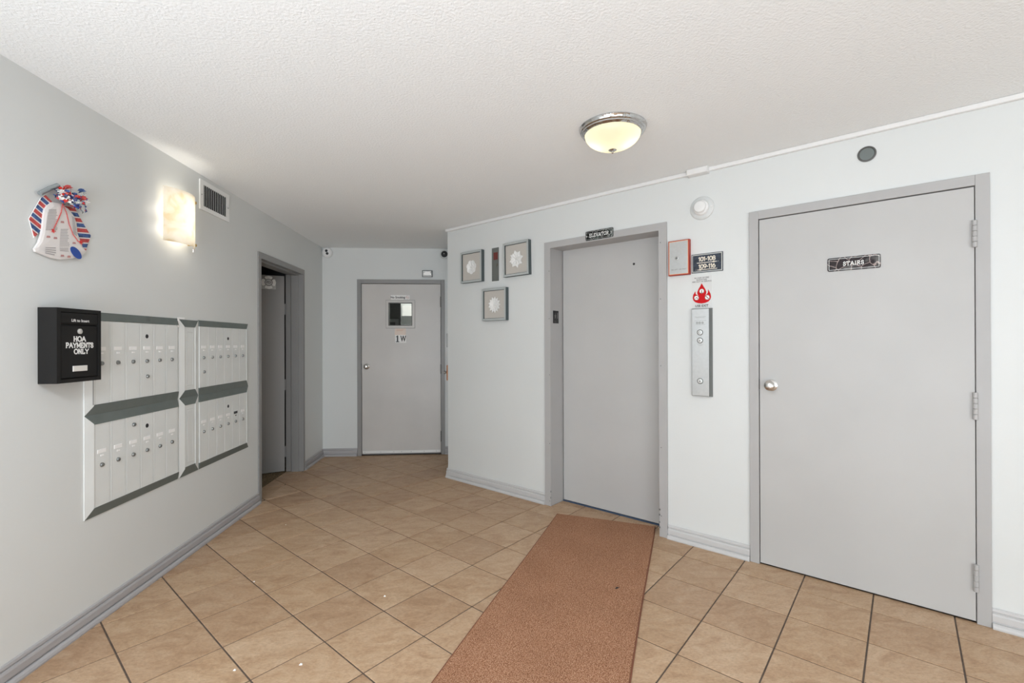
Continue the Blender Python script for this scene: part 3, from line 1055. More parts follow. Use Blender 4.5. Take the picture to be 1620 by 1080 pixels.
for (x, z, m_) in ((-0.022, 0.135, PAPER), (0.006, 0.136, BRED), (0.052, 0.133, FBL2), (0.030, 0.128, FBL2), (0.010, 0.165, FRED), (0.078, 0.172, FBLUE), (0.088, 0.142, FRED), (0.055, 0.112, PAPER), (0.100, 0.128, PAPER)):
    mb = MB()
    for k in range(7):
        a, b = 2 * PI * k / 7, 2 * PI * (k + 0.5) / 7
        mb.add([(x, -0.040, z), (x + 0.017 * math.cos(a - .4), -0.044, z + 0.013 * math.sin(a - .4)), (x + 0.019 * math.cos(b - .4), -0.036, z + 0.014 * math.sin(b - .4))], [(0, 1, 2)])
        mb.add([(x, -0.040, z), (x + 0.019 * math.cos(b - .4), -0.036, z + 0.014 * math.sin(b - .4)), (x + 0.017 * math.cos(a + .5), -0.030, z + 0.012 * math.sin(a + .5))], [(0, 1, 2)])
    part('rosette', mb, m_, bell)

c1 = thing('security_camera', 'white dome camera with two black lenses in the corridor corner', 'camera', WB @ T(0.062, 0, 2.350), 'corridor cameras')
part('camera_dome', MB().lathe([(0.058, 0.001), (0.060, 0.02), (0.056, 0.032), (0.044, 0.042), (0.025, 0.046)], n=28), WHITE, c1)
for dz in (0.017, -0.014):
    part('lens', MB().lathe([(0.016, 0.040), (0.015, 0.048), (0.010, 0.050)], (0.004 - dz * 0.3, 0, dz), n=16), BLACK, c1)
c2 = thing('security_camera', 'small grey ring camera with one black lens above the 1 W door', 'camera', WB @ T(1.402, 0, 2.346), 'corridor cameras')
part('camera_ring', MB().lathe([(0.054, 0.001), (0.055, 0.014), (0.048, 0.022), (0.040, 0.024)], n=28), mat('camera_grey', (0.55, 0.57, 0.56), 0.4), c2)
part('lens', MB().lathe([(0.040, 0.020), (0.036, 0.030), (0.020, 0.036), (0.006, 0.037)], n=24), BLACK, c2)
part('lens_glint', MB().lathe([(0.008, 0.036), (0.005, 0.039)], (-0.003, 0, 0.002), n=10), CHROME, c2)

# ------------------------------------------------------------------ payment box
pb = thing('payment_box', 'black metal payment drop box with white lettering', 'drop box', WL @ T(2.149, 0, 1.304))
hw, z0, z1, dp = 0.112, -0.158, 0.158, 0.075
bo = MB()
bo.box(-hw, hw, -dp + 0.012, -0.001, z0, z1)
for a in ((-hw, -hw + 0.018, z0, z1), (hw - 0.014, hw, z0, z1), (-hw + 0.018, hw - 0.014, z1 - 0.016, z1), (-hw + 0.018, hw - 0.014, z0, z0 + 0.016)):
    bo.box(a[0], a[1], -dp, -dp + 0.012, a[2], a[3])
part('box_body', bo, PBOX, pb)
lid = part('lift_flap', MB().cbox(-hw + 0.020, hw - 0.016, -dp + 0.002, -dp + 0.0115, 0.093, z1 - 0.018, 0.002), PBOX, pb)
v, f = text_mb('Lift to Insert', 0.0165, -dp + 0.002, 0.004, 0.107, 0.0004, sx=1.08)
letters(lid, INKW, [(v, f)])
dr = part('box_door', MB().cbox(-hw + 0.021, hw - 0.017, -dp + 0.003, -dp + 0.0115, z0 + 0.019, 0.084, 0.002), PBOX, pb)
part('lock', MB().lathe([(0.0115, 0.0), (0.0115, 0.004), (0.008, 0.006), (0.003, 0.0065)], (0.001, -dp + 0.003, 0.061), n=18), mat('lock_white_nickel', (0.75, 0.74, 0.70), 0.3, 0.6), dr)
letters(dr, INKW, [serif_mb('HOA', 0.0200, -dp + 0.003, 0.001, 0.0280, 0.25, sx=1.12), serif_mb('PAYMENTS', 0.0200, -dp + 0.003, 0.002, 0.0005, 0.25, sx=1.0), serif_mb('ONLY', 0.0195, -dp + 0.003, 0.010, -0.0262, 0.25, sx=1.1)])
part('name_plate', MB().cbox(-0.034, 0.038, -dp - 0.0005, -dp + 0.003, -0.112, -0.088, 0.001), mat('worn_label', (0.72, 0.70, 0.66), 0.5), dr)


# ------------------------------------------------------------------ mailbox banks
def mail_door(parent, x0, x1, z0, z1, lockz, cardz, extra, card='white'):
    w_ = x1 - x0
    d_ = part('mailbox_door', MB().cbox(x0 + 0.0014, x1 - 0.0014, -0.010, -0.0005, z0, z1, 0.0006), MBOX, parent)
    gm = MB()
    gm.box(x0 + 0.010, x0 + 0.0108, -0.0103, -0.0098, z0, z1).box(x1 - 0.0108, x1 - 0.010, -0.0103, -0.0098, z0, z1)
    part('groove', gm, mat('mailbox_groove', (0.54, 0.555, 0.545), 0.5, 0.2), d_)
    lx = (x0 + x1) / 2 - 0.004
    part('lock', MB().lathe([(0.0105, 0), (0.0105, 0.003), (0.0085, 0.008), (0.004, 0.009)], (lx, -0.010, lockz), n=14), LOCK, d_)
    cd = part('name_card', MB().cbox(lx - 0.024, lx + 0.026, -0.0115, -0.010, cardz - 0.009, cardz + 0.009, 0.0005), CARD if card == 'white' else SLOTG, d_)
    part('latch_nib', MB().box(lx - 0.006, lx + 0.012, -0.0115, -0.010, cardz - 0.025, cardz - 0.018), CARD if card == 'white' else SLOTG, d_)
    for kind, z in extra:
        if kind == 'hole':
            part('key_hole', MB().lathe([(0.0115, 0), (0.0110, 0.0008)], (lx + 0.002, -0.010, z), n=14), BLACK, d_)
        else:
            part('lock', MB().lathe([(0.0105, 0), (0.0105, 0.003), (0.0085, 0.008), (0.004, 0.009)], (lx + 0.004, -0.010, z), n=14), LOCK, d_)
    return d_


def bank(label, edges, xl, xr, special, us_x):
    b = thing('mailbox_bank', label, 'mailboxes', WL @ T(0, 0, 0), 'wall mailbox banks')
    part('back_panel', MB().box(xl + 0.02, xr - 0.02, -0.004, -0.0005, 0.52, 1.44), SLOTG, b)
    for row, (z0, z1, lz, cz) in enumerate(((1.024, 1.420, 1.217, 1.287), (0.541, 0.932, 0.734, 0.800))):
        for k in range(6):
            ex = [(t, z) for (r, c, t, z) in special if (r, c) == (row, k) and t != 'black']
            bk = any((r, c, t) == (row, k, 'black') for (r, c, t, z) in special)
            mail_door(b, edges[k], edges[k + 1], z0, z1, lz, cz, ex, 'black' if bk else 'white')
    return b


def bar(parent, name, pts_front, y_low, y_high, m_, ridge=None):
    """bevelled trim: outline in (x, z) with the front face lifted to y_high"""
    part(name, MB().prism(pts_front, y_high, y_low), m_, parent)


LE = [2.301, 2.401, 2.502, 2.604, 2.704, 2.805, 2.911]
b1 = bank('left bank of grey aluminium mailboxes partly behind the black payment box', LE, 2.253, 2.915,
          [(0, 3, 'hole', 1.350), (0, 3, 'lock', 1.133), (1, 2, 'lock', 0.889), (1, 3, 'hole', 0.866)], 2.66)


def slope_bar(parent, x0, x1, z_out, z_in, lx, rx, m_, name='trim_bar'):
    """frame piece whose face slopes down from its outer edge (proud) to its inner edge"""
    v = [(x0, -0.0005, z_out), (x1, -0.0005, z_out), (x1, -0.005, z_out), (x0, -0.005, z_out),
         (x0 + lx, -0.0130, z_in), (x1 - rx, -0.0130, z_in), (x1 - rx, -0.0005, z_in), (x0 + lx, -0.0005, z_in)]
    return part(name, MB().add(v, [(0, 1, 2, 3), (3, 2, 5, 4), (4, 5, 6, 7), (0, 7, 6, 1), (0, 3, 4, 7), (1, 6, 5, 2)]), m_, parent)


def us_mark(parent, x, z):
    v, f = text_mb('U.S', 0.020, -0.0122, x, z, 0.0006)
    letters(parent, SDARK, [(v, f)], 'stamped_letters')


for (bk, xl, xr, li, ri, us) in ((b1, 2.257, 2.915, 0.044, 0.0, 2.66), (None, 3.124, 3.764, 0.0, 0.036, 3.46)):
    if bk is None:
        RE = [3.125, 3.222, 3.320, 3.416, 3.520, 3.620, 3.726]
        bk = bank('right bank of grey aluminium mailboxes beside the open door', RE, 3.124, 3.764,
                  [(0, 3, 'hole', 1.344), (0, 0, 'lock', 1.124), (1, 3, 'hole', 0.859), (1, 4, 'black', 0)], 3.4)
    slope_bar(bk, xl, xr, 1.460, 1.421, li, ri, MBAR)
    slope_bar(bk, xl, xr, 0.978, 1.023, li, ri, MBAR)
    slope_bar(bk, xl, xr, 0.9775, 0.932, li, ri, MBAR)
    slope_bar(bk, xl, xr, 0.500, 0.541, li, ri, MBAR)
    us_mark(bk, us, 1.441)
    us_mark(bk, us, 0.957)
    # side post, mitred against the bars
    xo = xl if li else xr
    s_ = 1 if li else -1
    wpost = li or ri
    for za, zb in ((0.978, 1.460), (0.500, 0.9775)):
        v = [(xo, -0.0005, za), (xo, -0.005, za), (xo + s_ * wpost, -0.0130, za + 0.042), (xo + s_ * wpost, -0.0005, za + 0.042),
             (xo, -0.0005, zb), (xo, -0.005, zb), (xo + s_ * wpost, -0.0130, zb - 0.042), (xo + s_ * wpost, -0.0005, zb - 0.042)]
        part('side_post', MB().add(v, [(0, 3, 2, 1), (4, 5, 6, 7), (0, 1, 5, 4), (1, 2, 6, 5), (2, 3, 7, 6), (3, 0, 4, 7)]), MBOX, bk)
part('slot_gap', MB().box(2.2955, 2.3012, -0.0125, -0.0005, 1.025, 1.20), BLACK, b1)

colm = thing('mailbox_column', 'narrow grey centre column between the two mailbox banks', 'mailboxes', WL @ T(3.024, 0, 0.978))
cm = MB()
cm.box(-0.0525, 0.0515, -0.010, -0.0005, 0.0445, 0.4335).box(-0.0525, 0.0515, -0.010, -0.0005, -0.4255, -0.0475)
part('column_panel', cm, MBOX, colm)
for s_, xo in ((1, -0.0955), (-1, 0.0955)):
    for za, zb in ((0.0, 0.478), (-0.478, -0.0005)):
        v = [(xo, -0.0005, za), (xo, -0.006, za), (xo + s_ * 0.042, -0.0135, za + 0.044), (xo + s_ * 0.042, -0.0005, za + 0.044),
             (xo, -0.0005, zb), (xo, -0.006, zb), (xo + s_ * 0.042, -0.0135, zb - 0.044), (xo + s_ * 0.042, -0.0005, zb - 0.044)]
        part('column_post', MB().add(v, [(0, 3, 2, 1), (4, 5, 6, 7), (0, 1, 5, 4), (1, 2, 6, 5), (2, 3, 7, 6), (3, 0, 4, 7)]), MBOX, colm)
for zo, zi in ((0.478, 0.434), (0.0, 0.044), (-0.0005, -0.047), (-0.478, -0.426)):
    v = [(-0.0945, -0.0005, zo), (0.0945, -0.0005, zo), (0.0945, -0.0058, zo), (-0.0945, -0.0058, zo),
         (-0.052, -0.0132, zi), (0.051, -0.0132, zi), (0.051, -0.0005, zi), (-0.052, -0.0005, zi)]
    part('trim_bar', MB().add(v, [(0, 1, 2, 3), (3, 2, 5, 4), (4, 5, 6, 7), (0, 7, 6, 1), (0, 3, 4, 7), (1, 6, 5, 2)]), MBAR, colm)
gw = mat('mailbox_groove', (0.54, 0.555, 0.545))
for za, zb in ((0.072, 0.404), (-0.405, -0.075)):
    g = MB()
    for a in ((-0.028, -0.0265, za, zb), (0.0285, 0.030, za, zb), (-0.028, 0.030, zb - 0.0015, zb), (-0.028, 0.030, za, za + 0.0015)):
        g.box(a[0], a[1], -0.0112, -0.0098, a[2], a[3])
    part('panel_outline', g, gw, colm)
part('paper_insert', MB().box(-0.024, 0.022, -0.0112, -0.0100, -0.392, -0.085), mat('paper_insert', (0.70, 0.715, 0.70), 0.7), colm, 'pale paper insert')
part('tape_corner', MB().box(-0.112, -0.098, -0.0080, -0.0065, 0.43, 0.49).box(-0.098, -0.045, -0.0080, -0.0065, 0.480, 0.491), CARD, colm, 'white tape at the top corner')

# ------------------------------------------------------------------ things on the open door and corridor
FPL = d1.matrix_world @ slabm
cross = thing('fire_cross_sticker', 'round white fire department cross sticker on the open door', 'sticker', FPL @ T(0.141, 0.0, 1.918) @ Matrix.Rotation(PI, 4, 'Z'))
part('sticker_film', MB().box(-0.070, 0.064, -0.0010, -0.0002, -0.067, 0.0), mat('clear_film_grey', (0.50, 0.50, 0.49), 0.5), cross)
cm = MB()
for k in range(4):
    a = PI / 2 * k
    pts = []
    for r, t in ((0.022, -0.62), (0.056, -0.66), (0.066, -0.5), (0.066, 0.0), (0.066, 0.5), (0.056, 0.66), (0.022, 0.62)):
        pts.append((r * math.cos(a + t), r * math.sin(a + t)))
    cm.prism(pts, -0.0022, -0.0011)
part('cross_emblem', cm, mat('emblem_grey_white', (0.92, 0.92, 0.90), 0.6), cross)
ring = MB().lathe([(0.036, 0.0012), (0.036, 0.0026)], n=28)
part('centre_disc', ring, mat('emblem_dark', (0.17, 0.17, 0.17), 0.6), cross)
part('centre_disc', MB().lathe([(0.030, 0.0020), (0.030, 0.0032)], n=28), mat('emblem_grey', (0.62, 0.62, 0.61), 0.6), cross)
v, f = text_mb('FD', 0.034, -0.0033, 0, 0, 0.0008)
letters(cross, mat('emblem_dark', (0.17, 0.17, 0.17)), [(v, f)])

ns = thing('no_smoking_sign', 'small white No Smoking sign above the door pane', 'sign', WB @ T(0.888, -0.0042, 1.839))
part('sign_plate', MB().box(-0.109, 0.109, -0.0062, -0.0002, -0.026, 0.024), PAPER, ns)
v, f = text_mb('No Smoking', 0.036, -0.0062, -0.026, -0.001, 0.0011, sx=0.92)
letters(ns, BLACK, [(v, f)])
ic = MB()
for k in range(20):
    a, b = 2 * PI * k / 20, 2 * PI * (k + 1) / 20
    ic.add([(0.083 + 0.015 * math.cos(a), -0.0068, 0.015 * math.sin(a)), (0.083 + 0.015 * math.cos(b), -0.0068, 0.015 * math.sin(b)),
            (0.083 + 0.019 * math.cos(b), -0.0068, 0.019 * math.sin(b)), (0.083 + 0.019 * math.cos(a), -0.0068, 0.019 * math.sin(a))], [(0, 1, 2, 3)])
ic.add([(0.071, -0.0068, 0.009), (0.074, -0.0068, 0.012), (0.095, -0.0068, -0.009), (0.092, -0.0068, -0.012)], [(0, 1, 2, 3)])
ic.add([(0.070, -0.0068, -0.003), (0.094, -0.0068, -0.003), (0.094, -0.0068, 0.001), (0.070, -0.0068, 0.001)], [(0, 1, 2, 3)])
part('no_smoking_symbol', ic, mat('pale_red_print', (0.62, 0.45, 0.43), 0.7), ns)

ow = thing('door_number_notice', 'paper 1 W notice taped below the door pane', 'sign', WB @ T(0.889, -0.0042, 1.394))
part('peach_note', MB().box(-0.066, 0.064, -0.0016, -0.0002, 0.004, 0.083), PEACH, ow, 'pale peach note')
nl = MB()
for k, z in enumerate((0.066, 0.060, 0.054)):
    nl.box(-0.044, 0.042 - 0.01 * k, -0.0019, -0.0017, z, z + 0.0025)
part('print_lines', nl, mat('faded_orange_print', (0.70, 0.45, 0.33), 0.8), ow)
part('number_sheet', MB().box(-0.062, 0.066, -0.0018, -0.0002, -0.085, 0.006), PAPER, ow)
v, f = text_mb('1', 0.094, -0.0018, -0.033, -0.040, 0.004, sx=0.85)
v2, f2 = text_mb('W', 0.094, -0.0018, 0.032, -0.040, 0.003, sx=0.62)
sr = MB().box(-0.052, -0.014, -0.00245, -0.0019, -0.0765, -0.069)
sr.add([(-0.052, -0.0026, -0.020), (-0.036, -0.0026, -0.014), (-0.036, -0.0026, -0.006), (-0.052, -0.0026, -0.013)], [(0, 1, 2, 3)])
letters(ow, BLACK, [(v, f), (v2, f2), (sr.v, sr.f)])

ex = thing('emergency_light_box', 'small chrome box fixed above the door frame', 'light box', WB @ T(1.205, 0, 2.113))
part('housing', MB().cbox(-0.060, 0.058, -0.035, -0.0005, -0.034, 0.040, 0.004), SDARK, ex)
part('face_plate', MB().cbox(-0.049, 0.047, -0.039, -0.0355, -0.018, 0.029, 0.002), SATIN, ex)
part('lower_lens', MB().cbox(-0.050, 0.048, -0.040, -0.0355, -0.032, -0.020, 0.002), WHITE, ex)
for x in (-0.040, 0.038):
    part('lamp_head', MB().lathe([(0.008, 0), (0.009, 0.004), (0.006, 0.006)], (x, -0.039, 0.012), n=12), WHITE, ex)

sp = thing('switch_plate', 'pale wall plate just past the corner beside the far door', 'wall plate', WC @ T(DB - 4.70, 0, 1.332))
part('plate', MB().cbox(-0.035, 0.035, -0.022, -0.0005, -0.070, 0.070, 0.004), mat('plate_cream_grey', (0.40, 0.41, 0.405), 0.5), sp)
bh = thing('brass_handle', 'brass handle on a copper back plate just past the corner', 'handle', WC @ T(DB - 4.70, 0, 1.010))
part('back_plate', MB().cbox(-0.030, 0.030, -0.022, -0.0005, -0.078, 0.074, 0.004), BRASS, bh)
part('handle_knob', MB().lathe([(0.020, 0.020), (0.010, 0.028), (0.009, 0.034), (0.016, 0.038), (0.017, 0.046), (0.010, 0.050)], (0, 0, 0.002), n=18), mat('dull_nickel', (0.30, 0.29, 0.26), 0.35, 0.9), bh)


# ------------------------------------------------------------------ pictures on the elevator wall
def petal(mb, x, z, ang_, r0, r1, w_, y, tip, pointed):
    c, s_ = math.cos(ang_), math.sin(ang_)
    P = lambda r, t: (x + c * r - s_ * t, z + s_ * r + c * t)
    mid = r0 + (r1 - r0) * 0.62
    pts = [P(r0, 0), P(mid, -w_), P(r1 - (0 if pointed else (r1 - r0) * .12), -w_ * (0.05 if pointed else 0.62)), P(r1, 0), P(r1 - (0 if pointed else (r1 - r0) * .12), w_ * (0.05 if pointed else 0.62)), P(mid, w_)]
    ys = [y - 0.001, y - 0.002 - tip * 0.5, y - tip, y - tip * 1.1, y - tip, y - 0.002 - tip * 0.5]
    v = [(p[0], yy, p[1]) for p, yy in zip(pts, ys)] + [(P(mid, 0)[0], y + 0.001 - tip * 0.25, P(mid, 0)[1])]
    mb.add(v, [(0, 1, 6), (1, 2, 6), (2, 3, 6), (3, 4, 6), (4, 5, 6), (5, 0, 6)])


def picture(label, u, z, w_, h_, tilt, rings):
    p = thing('framed_flower', label, 'picture', WR @ T(u, 0, z) @ Matrix.Rotation(tilt, 4, 'Y'), 'framed white paper flowers')
    fm = MB()
    t = 0.019
    for a in ((-w_, -w_ + t, -h_, h_), (w_ - t, w_, -h_, h_), (-w_ + t, w_ - t, h_ - t, h_), (-w_ + t, w_ - t, -h_, -h_ + t)):
        fm.m(1).box(a[0], a[1], -0.0385, -0.0008, a[2], a[3])
        fm.m(0).box(a[0] + 0.001, a[1] - 0.001, -0.040, -0.0386, a[2] + 0.001, a[3] - 0.001)
    part('frame', fm, [FRAMEM, FRAMED], p)
    il = MB()
    for a in ((-w_ + t, -w_ + t + 0.002, -h_ + t, h_ - t), (w_ - t - 0.002, w_ - t, -h_ + t, h_ - t), (-w_ + t, w_ - t, h_ - t - 0.002, h_ - t), (-w_ + t, w_ - t, -h_ + t, -h_ + t + 0.002)):
        il.box(a[0], a[1], -0.036, -0.026, a[2], a[3])
    part('inner_lip', il, FRAMED, p)
    part('linen_board', MB().box(-w_ + t, w_ - t, -0.027, -0.010, -h_ + t, h_ - t), LINEN, p)
    fb = MB()
    for (n_, r0, r1, wd, y, tip, ptd, ph) in rings:
        for k in range(n_):
            petal(fb, 0.004, -0.004, ph + 2 * PI * k / n_, r0, r1, wd, y, tip, ptd)
    part('paper_flower', fb, FLOWER, p, 'white folded paper flower')


picture('framed rounded white paper flower, left of the grey indicator plate', 0.3575, 2.006, 0.137, 0.143, 0.0,
        [(7, 0.012, 0.066, 0.028, -0.028, 0.006, False, 0.2), (6, 0.006, 0.050, 0.022, -0.032, 0.008, False, 0.5), (5, 0.003, 0.032, 0.015, -0.036, 0.009, False, 0.1), (4, 0.001, 0.016, 0.008, -0.040, 0.006, False, 0.4)])
picture('framed star-shaped white paper flower, beside the elevator frame', 0.892, 2.017, 0.140, 0.144, -0.012,
        [(8, 0.010, 0.076, 0.019, -0.028, 0.005, True, 0.2), (8, 0.008, 0.062, 0.017, -0.031, 0.007, True, 0.6), (7, 0.004, 0.042, 0.013, -0.035, 0.009, True, 0.1), (5, 0.002, 0.022, 0.009, -0.039, 0.007, True, 0.4)])
picture('framed dense white dahlia paper flower, lowest of the three', 0.640, 1.645, 0.1425, 0.142, 0.0,
        [(13, 0.018, 0.073, 0.013, -0.028, 0.005, True, 0.0), (12, 0.012, 0.062, 0.013, -0.031, 0.006, False, 0.25), (10, 0.008, 0.046, 0.012, -0.034, 0.008, False, 0.0), (7, 0.003, 0.028, 0.010, -0.038, 0.008, False, 0.3), (5, 0.001, 0.013, 0.006, -0.042, 0.005, False, 0)])

ip = thing('indicator_plate', 'narrow grey metal plate with a dull red window between two pictures', 'wall plate', WR @ T(0.631, 0, 2.001))
part('plate', MB().cbox(-0.041, 0.041, -0.005, -0.0005, -0.147, 0.147, 0.0015), PLATE, ip)
part('red_window', MB().cbox(-0.020, 0.030, -0.0065, -0.005, 0.040, 0.106, 0.0008), MAROON, ip, 'dull red window')
part('scratch_mark', MB().prism([(0.012, -0.035), (0.020, -0.020), (0.030, -0.012), (0.026, 0.012), (0.018, 0.0)], -0.0054, -0.005), mat('worn_metal', (0.16, 0.155, 0.11), 0.5, 0.4), ip)

# ------------------------------------------------------------------ elevator things
def marble_sign(name, label, u, y, z, w_, h_, text, th, m_, cat='sign', bolts=False):
    s_ = thing(name, label, cat, WR @ T(u, y, z))
    r = 0.008
    pts = arc(w_ - r, h_ - r, r, r, 0, 90, 4) + arc(-w_ + r, h_ - r, r, r, 90, 180, 4) + arc(-w_ + r, -h_ + r, r, r, 180, 270, 4) + arc(w_ - r, -h_ + r, r, r, 270, 360, 4)
    part('sign_plate', MB().prism(pts, -0.005, -0.0003), m_, s_)
    b = MB()
    e, t = 0.006, 0.0016
    for a in ((-w_ + e, -w_ + e + t, -h_ + e, h_ - e), (w_ - e - t, w_ - e, -h_ + e, h_ - e), (-w_ + e, w_ - e, h_ - e - t, h_ - e), (-w_ + e, w_ - e, -h_ + e, -h_ + e + t)):
        b.box(a[0], a[1], -0.0057, -0.005, a[2], a[3])
    part('border_line', b, SILVER, s_)
    letters(s_, INKW, [serif_mb(text, th, -0.0055, 0.0, 0.0, 0.17, 0.24, sx=0.9)])
    if bolts:
        for x in (-w_ + 0.010, w_ - 0.016):
            part('bolt', MB().lathe([(0.004, 0), (0.0035, 0.002)], (x, -0.005, -0.004 if x < 0 else 0.006), n=10), WHITE, s_)
    return s_


marble_sign('elevator_sign', 'black marbled ELEVATOR sign on the elevator frame head', 1.678, -0.0142, 2.106, 0.115, 0.034, 'ELEVATOR', 0.024, MARB1, bolts=True)
marble_sign('stairs_sign', 'brown marbled STAIRS sign on the grey door', 3.191, -0.0102, 1.724, 0.1135, 0.0355, 'STAIRS', 0.020, MARB2)

fp = thing('floor_plate', 'black tactile floor plate with star and 1 on the elevator jamb', 'plate', WJ @ T(0.062, 0, 1.515))
part('plate', MB().cbox(-0.038, 0.038, -0.003, -0.0002, -0.051, 0.051, 0.001), BLACK, fp)
stp = []
for k in range(10):
    r = 0.021 if k % 2 == 0 else 0.0085
    a = PI / 2 + k * PI / 5
    stp.append((-0.010 + r * math.cos(a) * 0.8, 0.006 + r * 1.25 * math.sin(a)))
v, f = text_mb('1', 0.066, -0.0032, 0.021, 0.008, 0.001, sx=0.8)
GREYT = mat('grey_raised_print', (0.22, 0.22, 0.215), 0.5)
letters(fp, GREYT, [(v, f)])
part('star', MB().prism(stp, -0.0042, -0.003), mat('grey_star_print', (0.13, 0.13, 0.125), 0.5), fp)
br = MB()
for x, z in ((-0.018, -0.034), (-0.010, -0.034), (-0.010, -0.040), (0.012, -0.034)):
    br.lathe([(0.002, 0), (0.001, 0.001)], (x, -0.003, z), n=6)
part('braille', br, GREYT, fp)

fk = thing('fire_key_box', 'red rimmed steel fire department key box beside the elevator', 'key box', WR @ T(2.271, 0, 1.860))
part('box_body', MB().cbox(-0.069, 0.069, -0.030, -0.0005, -0.114, 0.114, 0.002), RED, fk)
part('orange_line', MB().box(-0.0635, 0.0625, -0.0306, -0.0300, -0.108, 0.109), ORANGE, fk)
part('face_plate', MB().box(-0.0605, 0.0595, -0.0312, -0.0304, -0.105, 0.106), STEEL, fk)
part('lock', MB().lathe([(0.013, 0), (0.012, 0.003), (0.009, 0.0035)], (-0.012, -0.0312, -0.003), n=20), SATIN, fk)
part('key_slot', MB().lathe([(0.0075, 0.003), (0.007, 0.0045)], (-0.012, -0.0312, -0.003), n=14), SDARK, fk)
v, f = text_mb('FIRE DEPT. USE ONLY', 0.0118, -0.0313, 0.0, -0.077, 0.0, sx=0.88)
letters(fk, mat('engraved_grey', (0.22, 0.22, 0.22), 0.5), [(v, f)])

dsn = thing('direction_sign', 'dark blue directory sign with room numbers and arrows', 'sign', WR @ T(2.442, 0, 1.812))
part('sign_plate', MB().cbox(-0.096, 0.096, -0.006, -0.0005, -0.060, 0.060, 0.001), NAVY, dsn)
b = MB()
for a in ((-0.092, -0.087, -0.056, 0.056), (0.087, 0.092, -0.056, 0.056), (-0.087, 0.087, 0.051, 0.056), (-0.087, 0.087, -0.056, -0.051)):
    b.box(a[0], a[1], -0.0072, -0.006, a[2], a[3])
part('border', b, SILVER, dsn)
v, f = serif_mb('101-108', 0.0245, -0.0061, 0.000, 0.0255, 0.215, 0.14, 1.0)
v2, f2 = serif_mb('109-116', 0.0245, -0.0061, 0.000, -0.0215, 0.215, 0.14, 1.0)
ar = MB()
for z, s_ in ((0.002, 1), (-0.042, -1)):
    ar.add([(-s_ * 0.062, -0.0067, z - 0.002), (s_ * 0.035, -0.0067, z - 0.002), (s_ * 0.035, -0.0067, z + 0.002), (-s_ * 0.062, -0.0067, z + 0.002)], [(0, 1, 2, 3)])
    ar.add([(s_ * 0.0352, -0.0067, z - 0.005), (s_ * 0.066, -0.0067, z), (s_ * 0.0352, -0.0067, z + 0.005)], [(0, 1, 2)])
    ar.add([(s_ * 0.068, -0.0067, z - 0.001), (s_ * 0.074, -0.0067, z), (s_ * 0.068, -0.0067, z + 0.001)], [(0, 1, 2)])
letters(dsn, CREAM, [(v, f), (v2, f2), (ar.v, ar.f)])

fs_ = thing('fire_sticker', 'white fire sticker with red flame above the call panel', 'sticker', WR @ T(2.406, 0, 1.629))
part('sticker_film', MB().box(-0.062, 0.062, -0.0010, -0.0003, -0.101, 0.101), mat('sticker_white', (0.68, 0.685, 0.675), 0.5), fs_)
FL = [(0.000, 0.064), (0.010, 0.044), (0.021, 0.026), (0.028, 0.008), (0.027, -0.006), (0.020, -0.016), (0.030, -0.010), (0.038, 0.002), (0.040, 0.022), (0.046, 0.010), (0.054, -0.008), (0.057, -0.028),
      (0.052, -0.044), (0.040, -0.056), (0.022, -0.063), (0.000, -0.066)]
FLF = FL + [(-p[0] * 1.0, p[1] - (0.005 if 0.03 < p[0] < 0.05 and p[1] > 0 else 0)) for p in FL[-2:0:-1]]
FLF = [(p[0] + 0.002, p[1] - 0.008) for p in FLF]
part('flame', MB().prism(FLF, -0.0016, -0.0010), FLAME, fs_, 'red flame with three white round pictograms')
pd = MB()
pk = MB()
for x, z in ((0.002, 0.005), (-0.031, -0.036), (0.036, -0.037)):
    pd.lathe([(0.0155, 0.0016), (0.0155, 0.0021)], (x, 0, z), n=20)
    for k in range(20):
        a, b_ = 2 * PI * k / 20, 2 * PI * (k + 1) / 20
        pk.add([(x + r_ * math.cos(t), -0.0025, z + r_ * math.sin(t)) for r_, t in ((0.0135, a), (0.0135, b_), (0.0152, b_), (0.0152, a))], [(0, 1, 2, 3)])
part('pictogram_disc', pd, PAPER, fs_)


def bar2(mb, p, q, w_, y):
    d_ = Vector((q[0] - p[0], q[1] - p[1])).normalized()
    nn = Vector((-d_.y, d_.x)) * w_ / 2
    mb.add([(p[0] - nn.x, y, p[1] - nn.y), (q[0] - nn.x, y, q[1] - nn.y), (q[0] + nn.x, y, q[1] + nn.y), (p[0] + nn.x, y, p[1] + nn.y)], [(0, 1, 2, 3)])


bar2(pk, (0.002, -0.004), (0.002, 0.008), 0.004, -0.0025)
bar2(pk, (0.000, 0.0105), (0.004, 0.0105), 0.004, -0.0025)
bar2(pk, (-0.003, -0.006), (0.007, -0.006), 0.003, -0.0026)
bar2(pk, (-0.040, -0.041), (-0.030, -0.033), 0.003, -0.0025)
bar2(pk, (-0.031, -0.033), (-0.022, -0.041), 0.004, -0.0026)
bar2(pk, (0.027, -0.028), (0.045, -0.046), 0.004, -0.0025)
part('pictogram', pk, mat('dark_red_print', (0.10, 0.035, 0.04), 0.6), fs_)
its = [text_mb('IN CASE OF FIRE', 0.0125, -0.0010, 0.002, 0.090, 0.0002), text_mb('ELEVATORS', 0.0125, -0.0010, 0.002, 0.078, 0.0002), text_mb('ARE OUT OF SERVICE', 0.0125, -0.0010, 0.002, 0.066, 0.0002)]
letters(fs_, mat('print_mid_grey', (0.15, 0.15, 0.15), 0.7), its)
letters(fs_, BLACK, [text_mb('USE EXIT', 0.0205, -0.0010, 0.002, -0.089, 0.0005)])

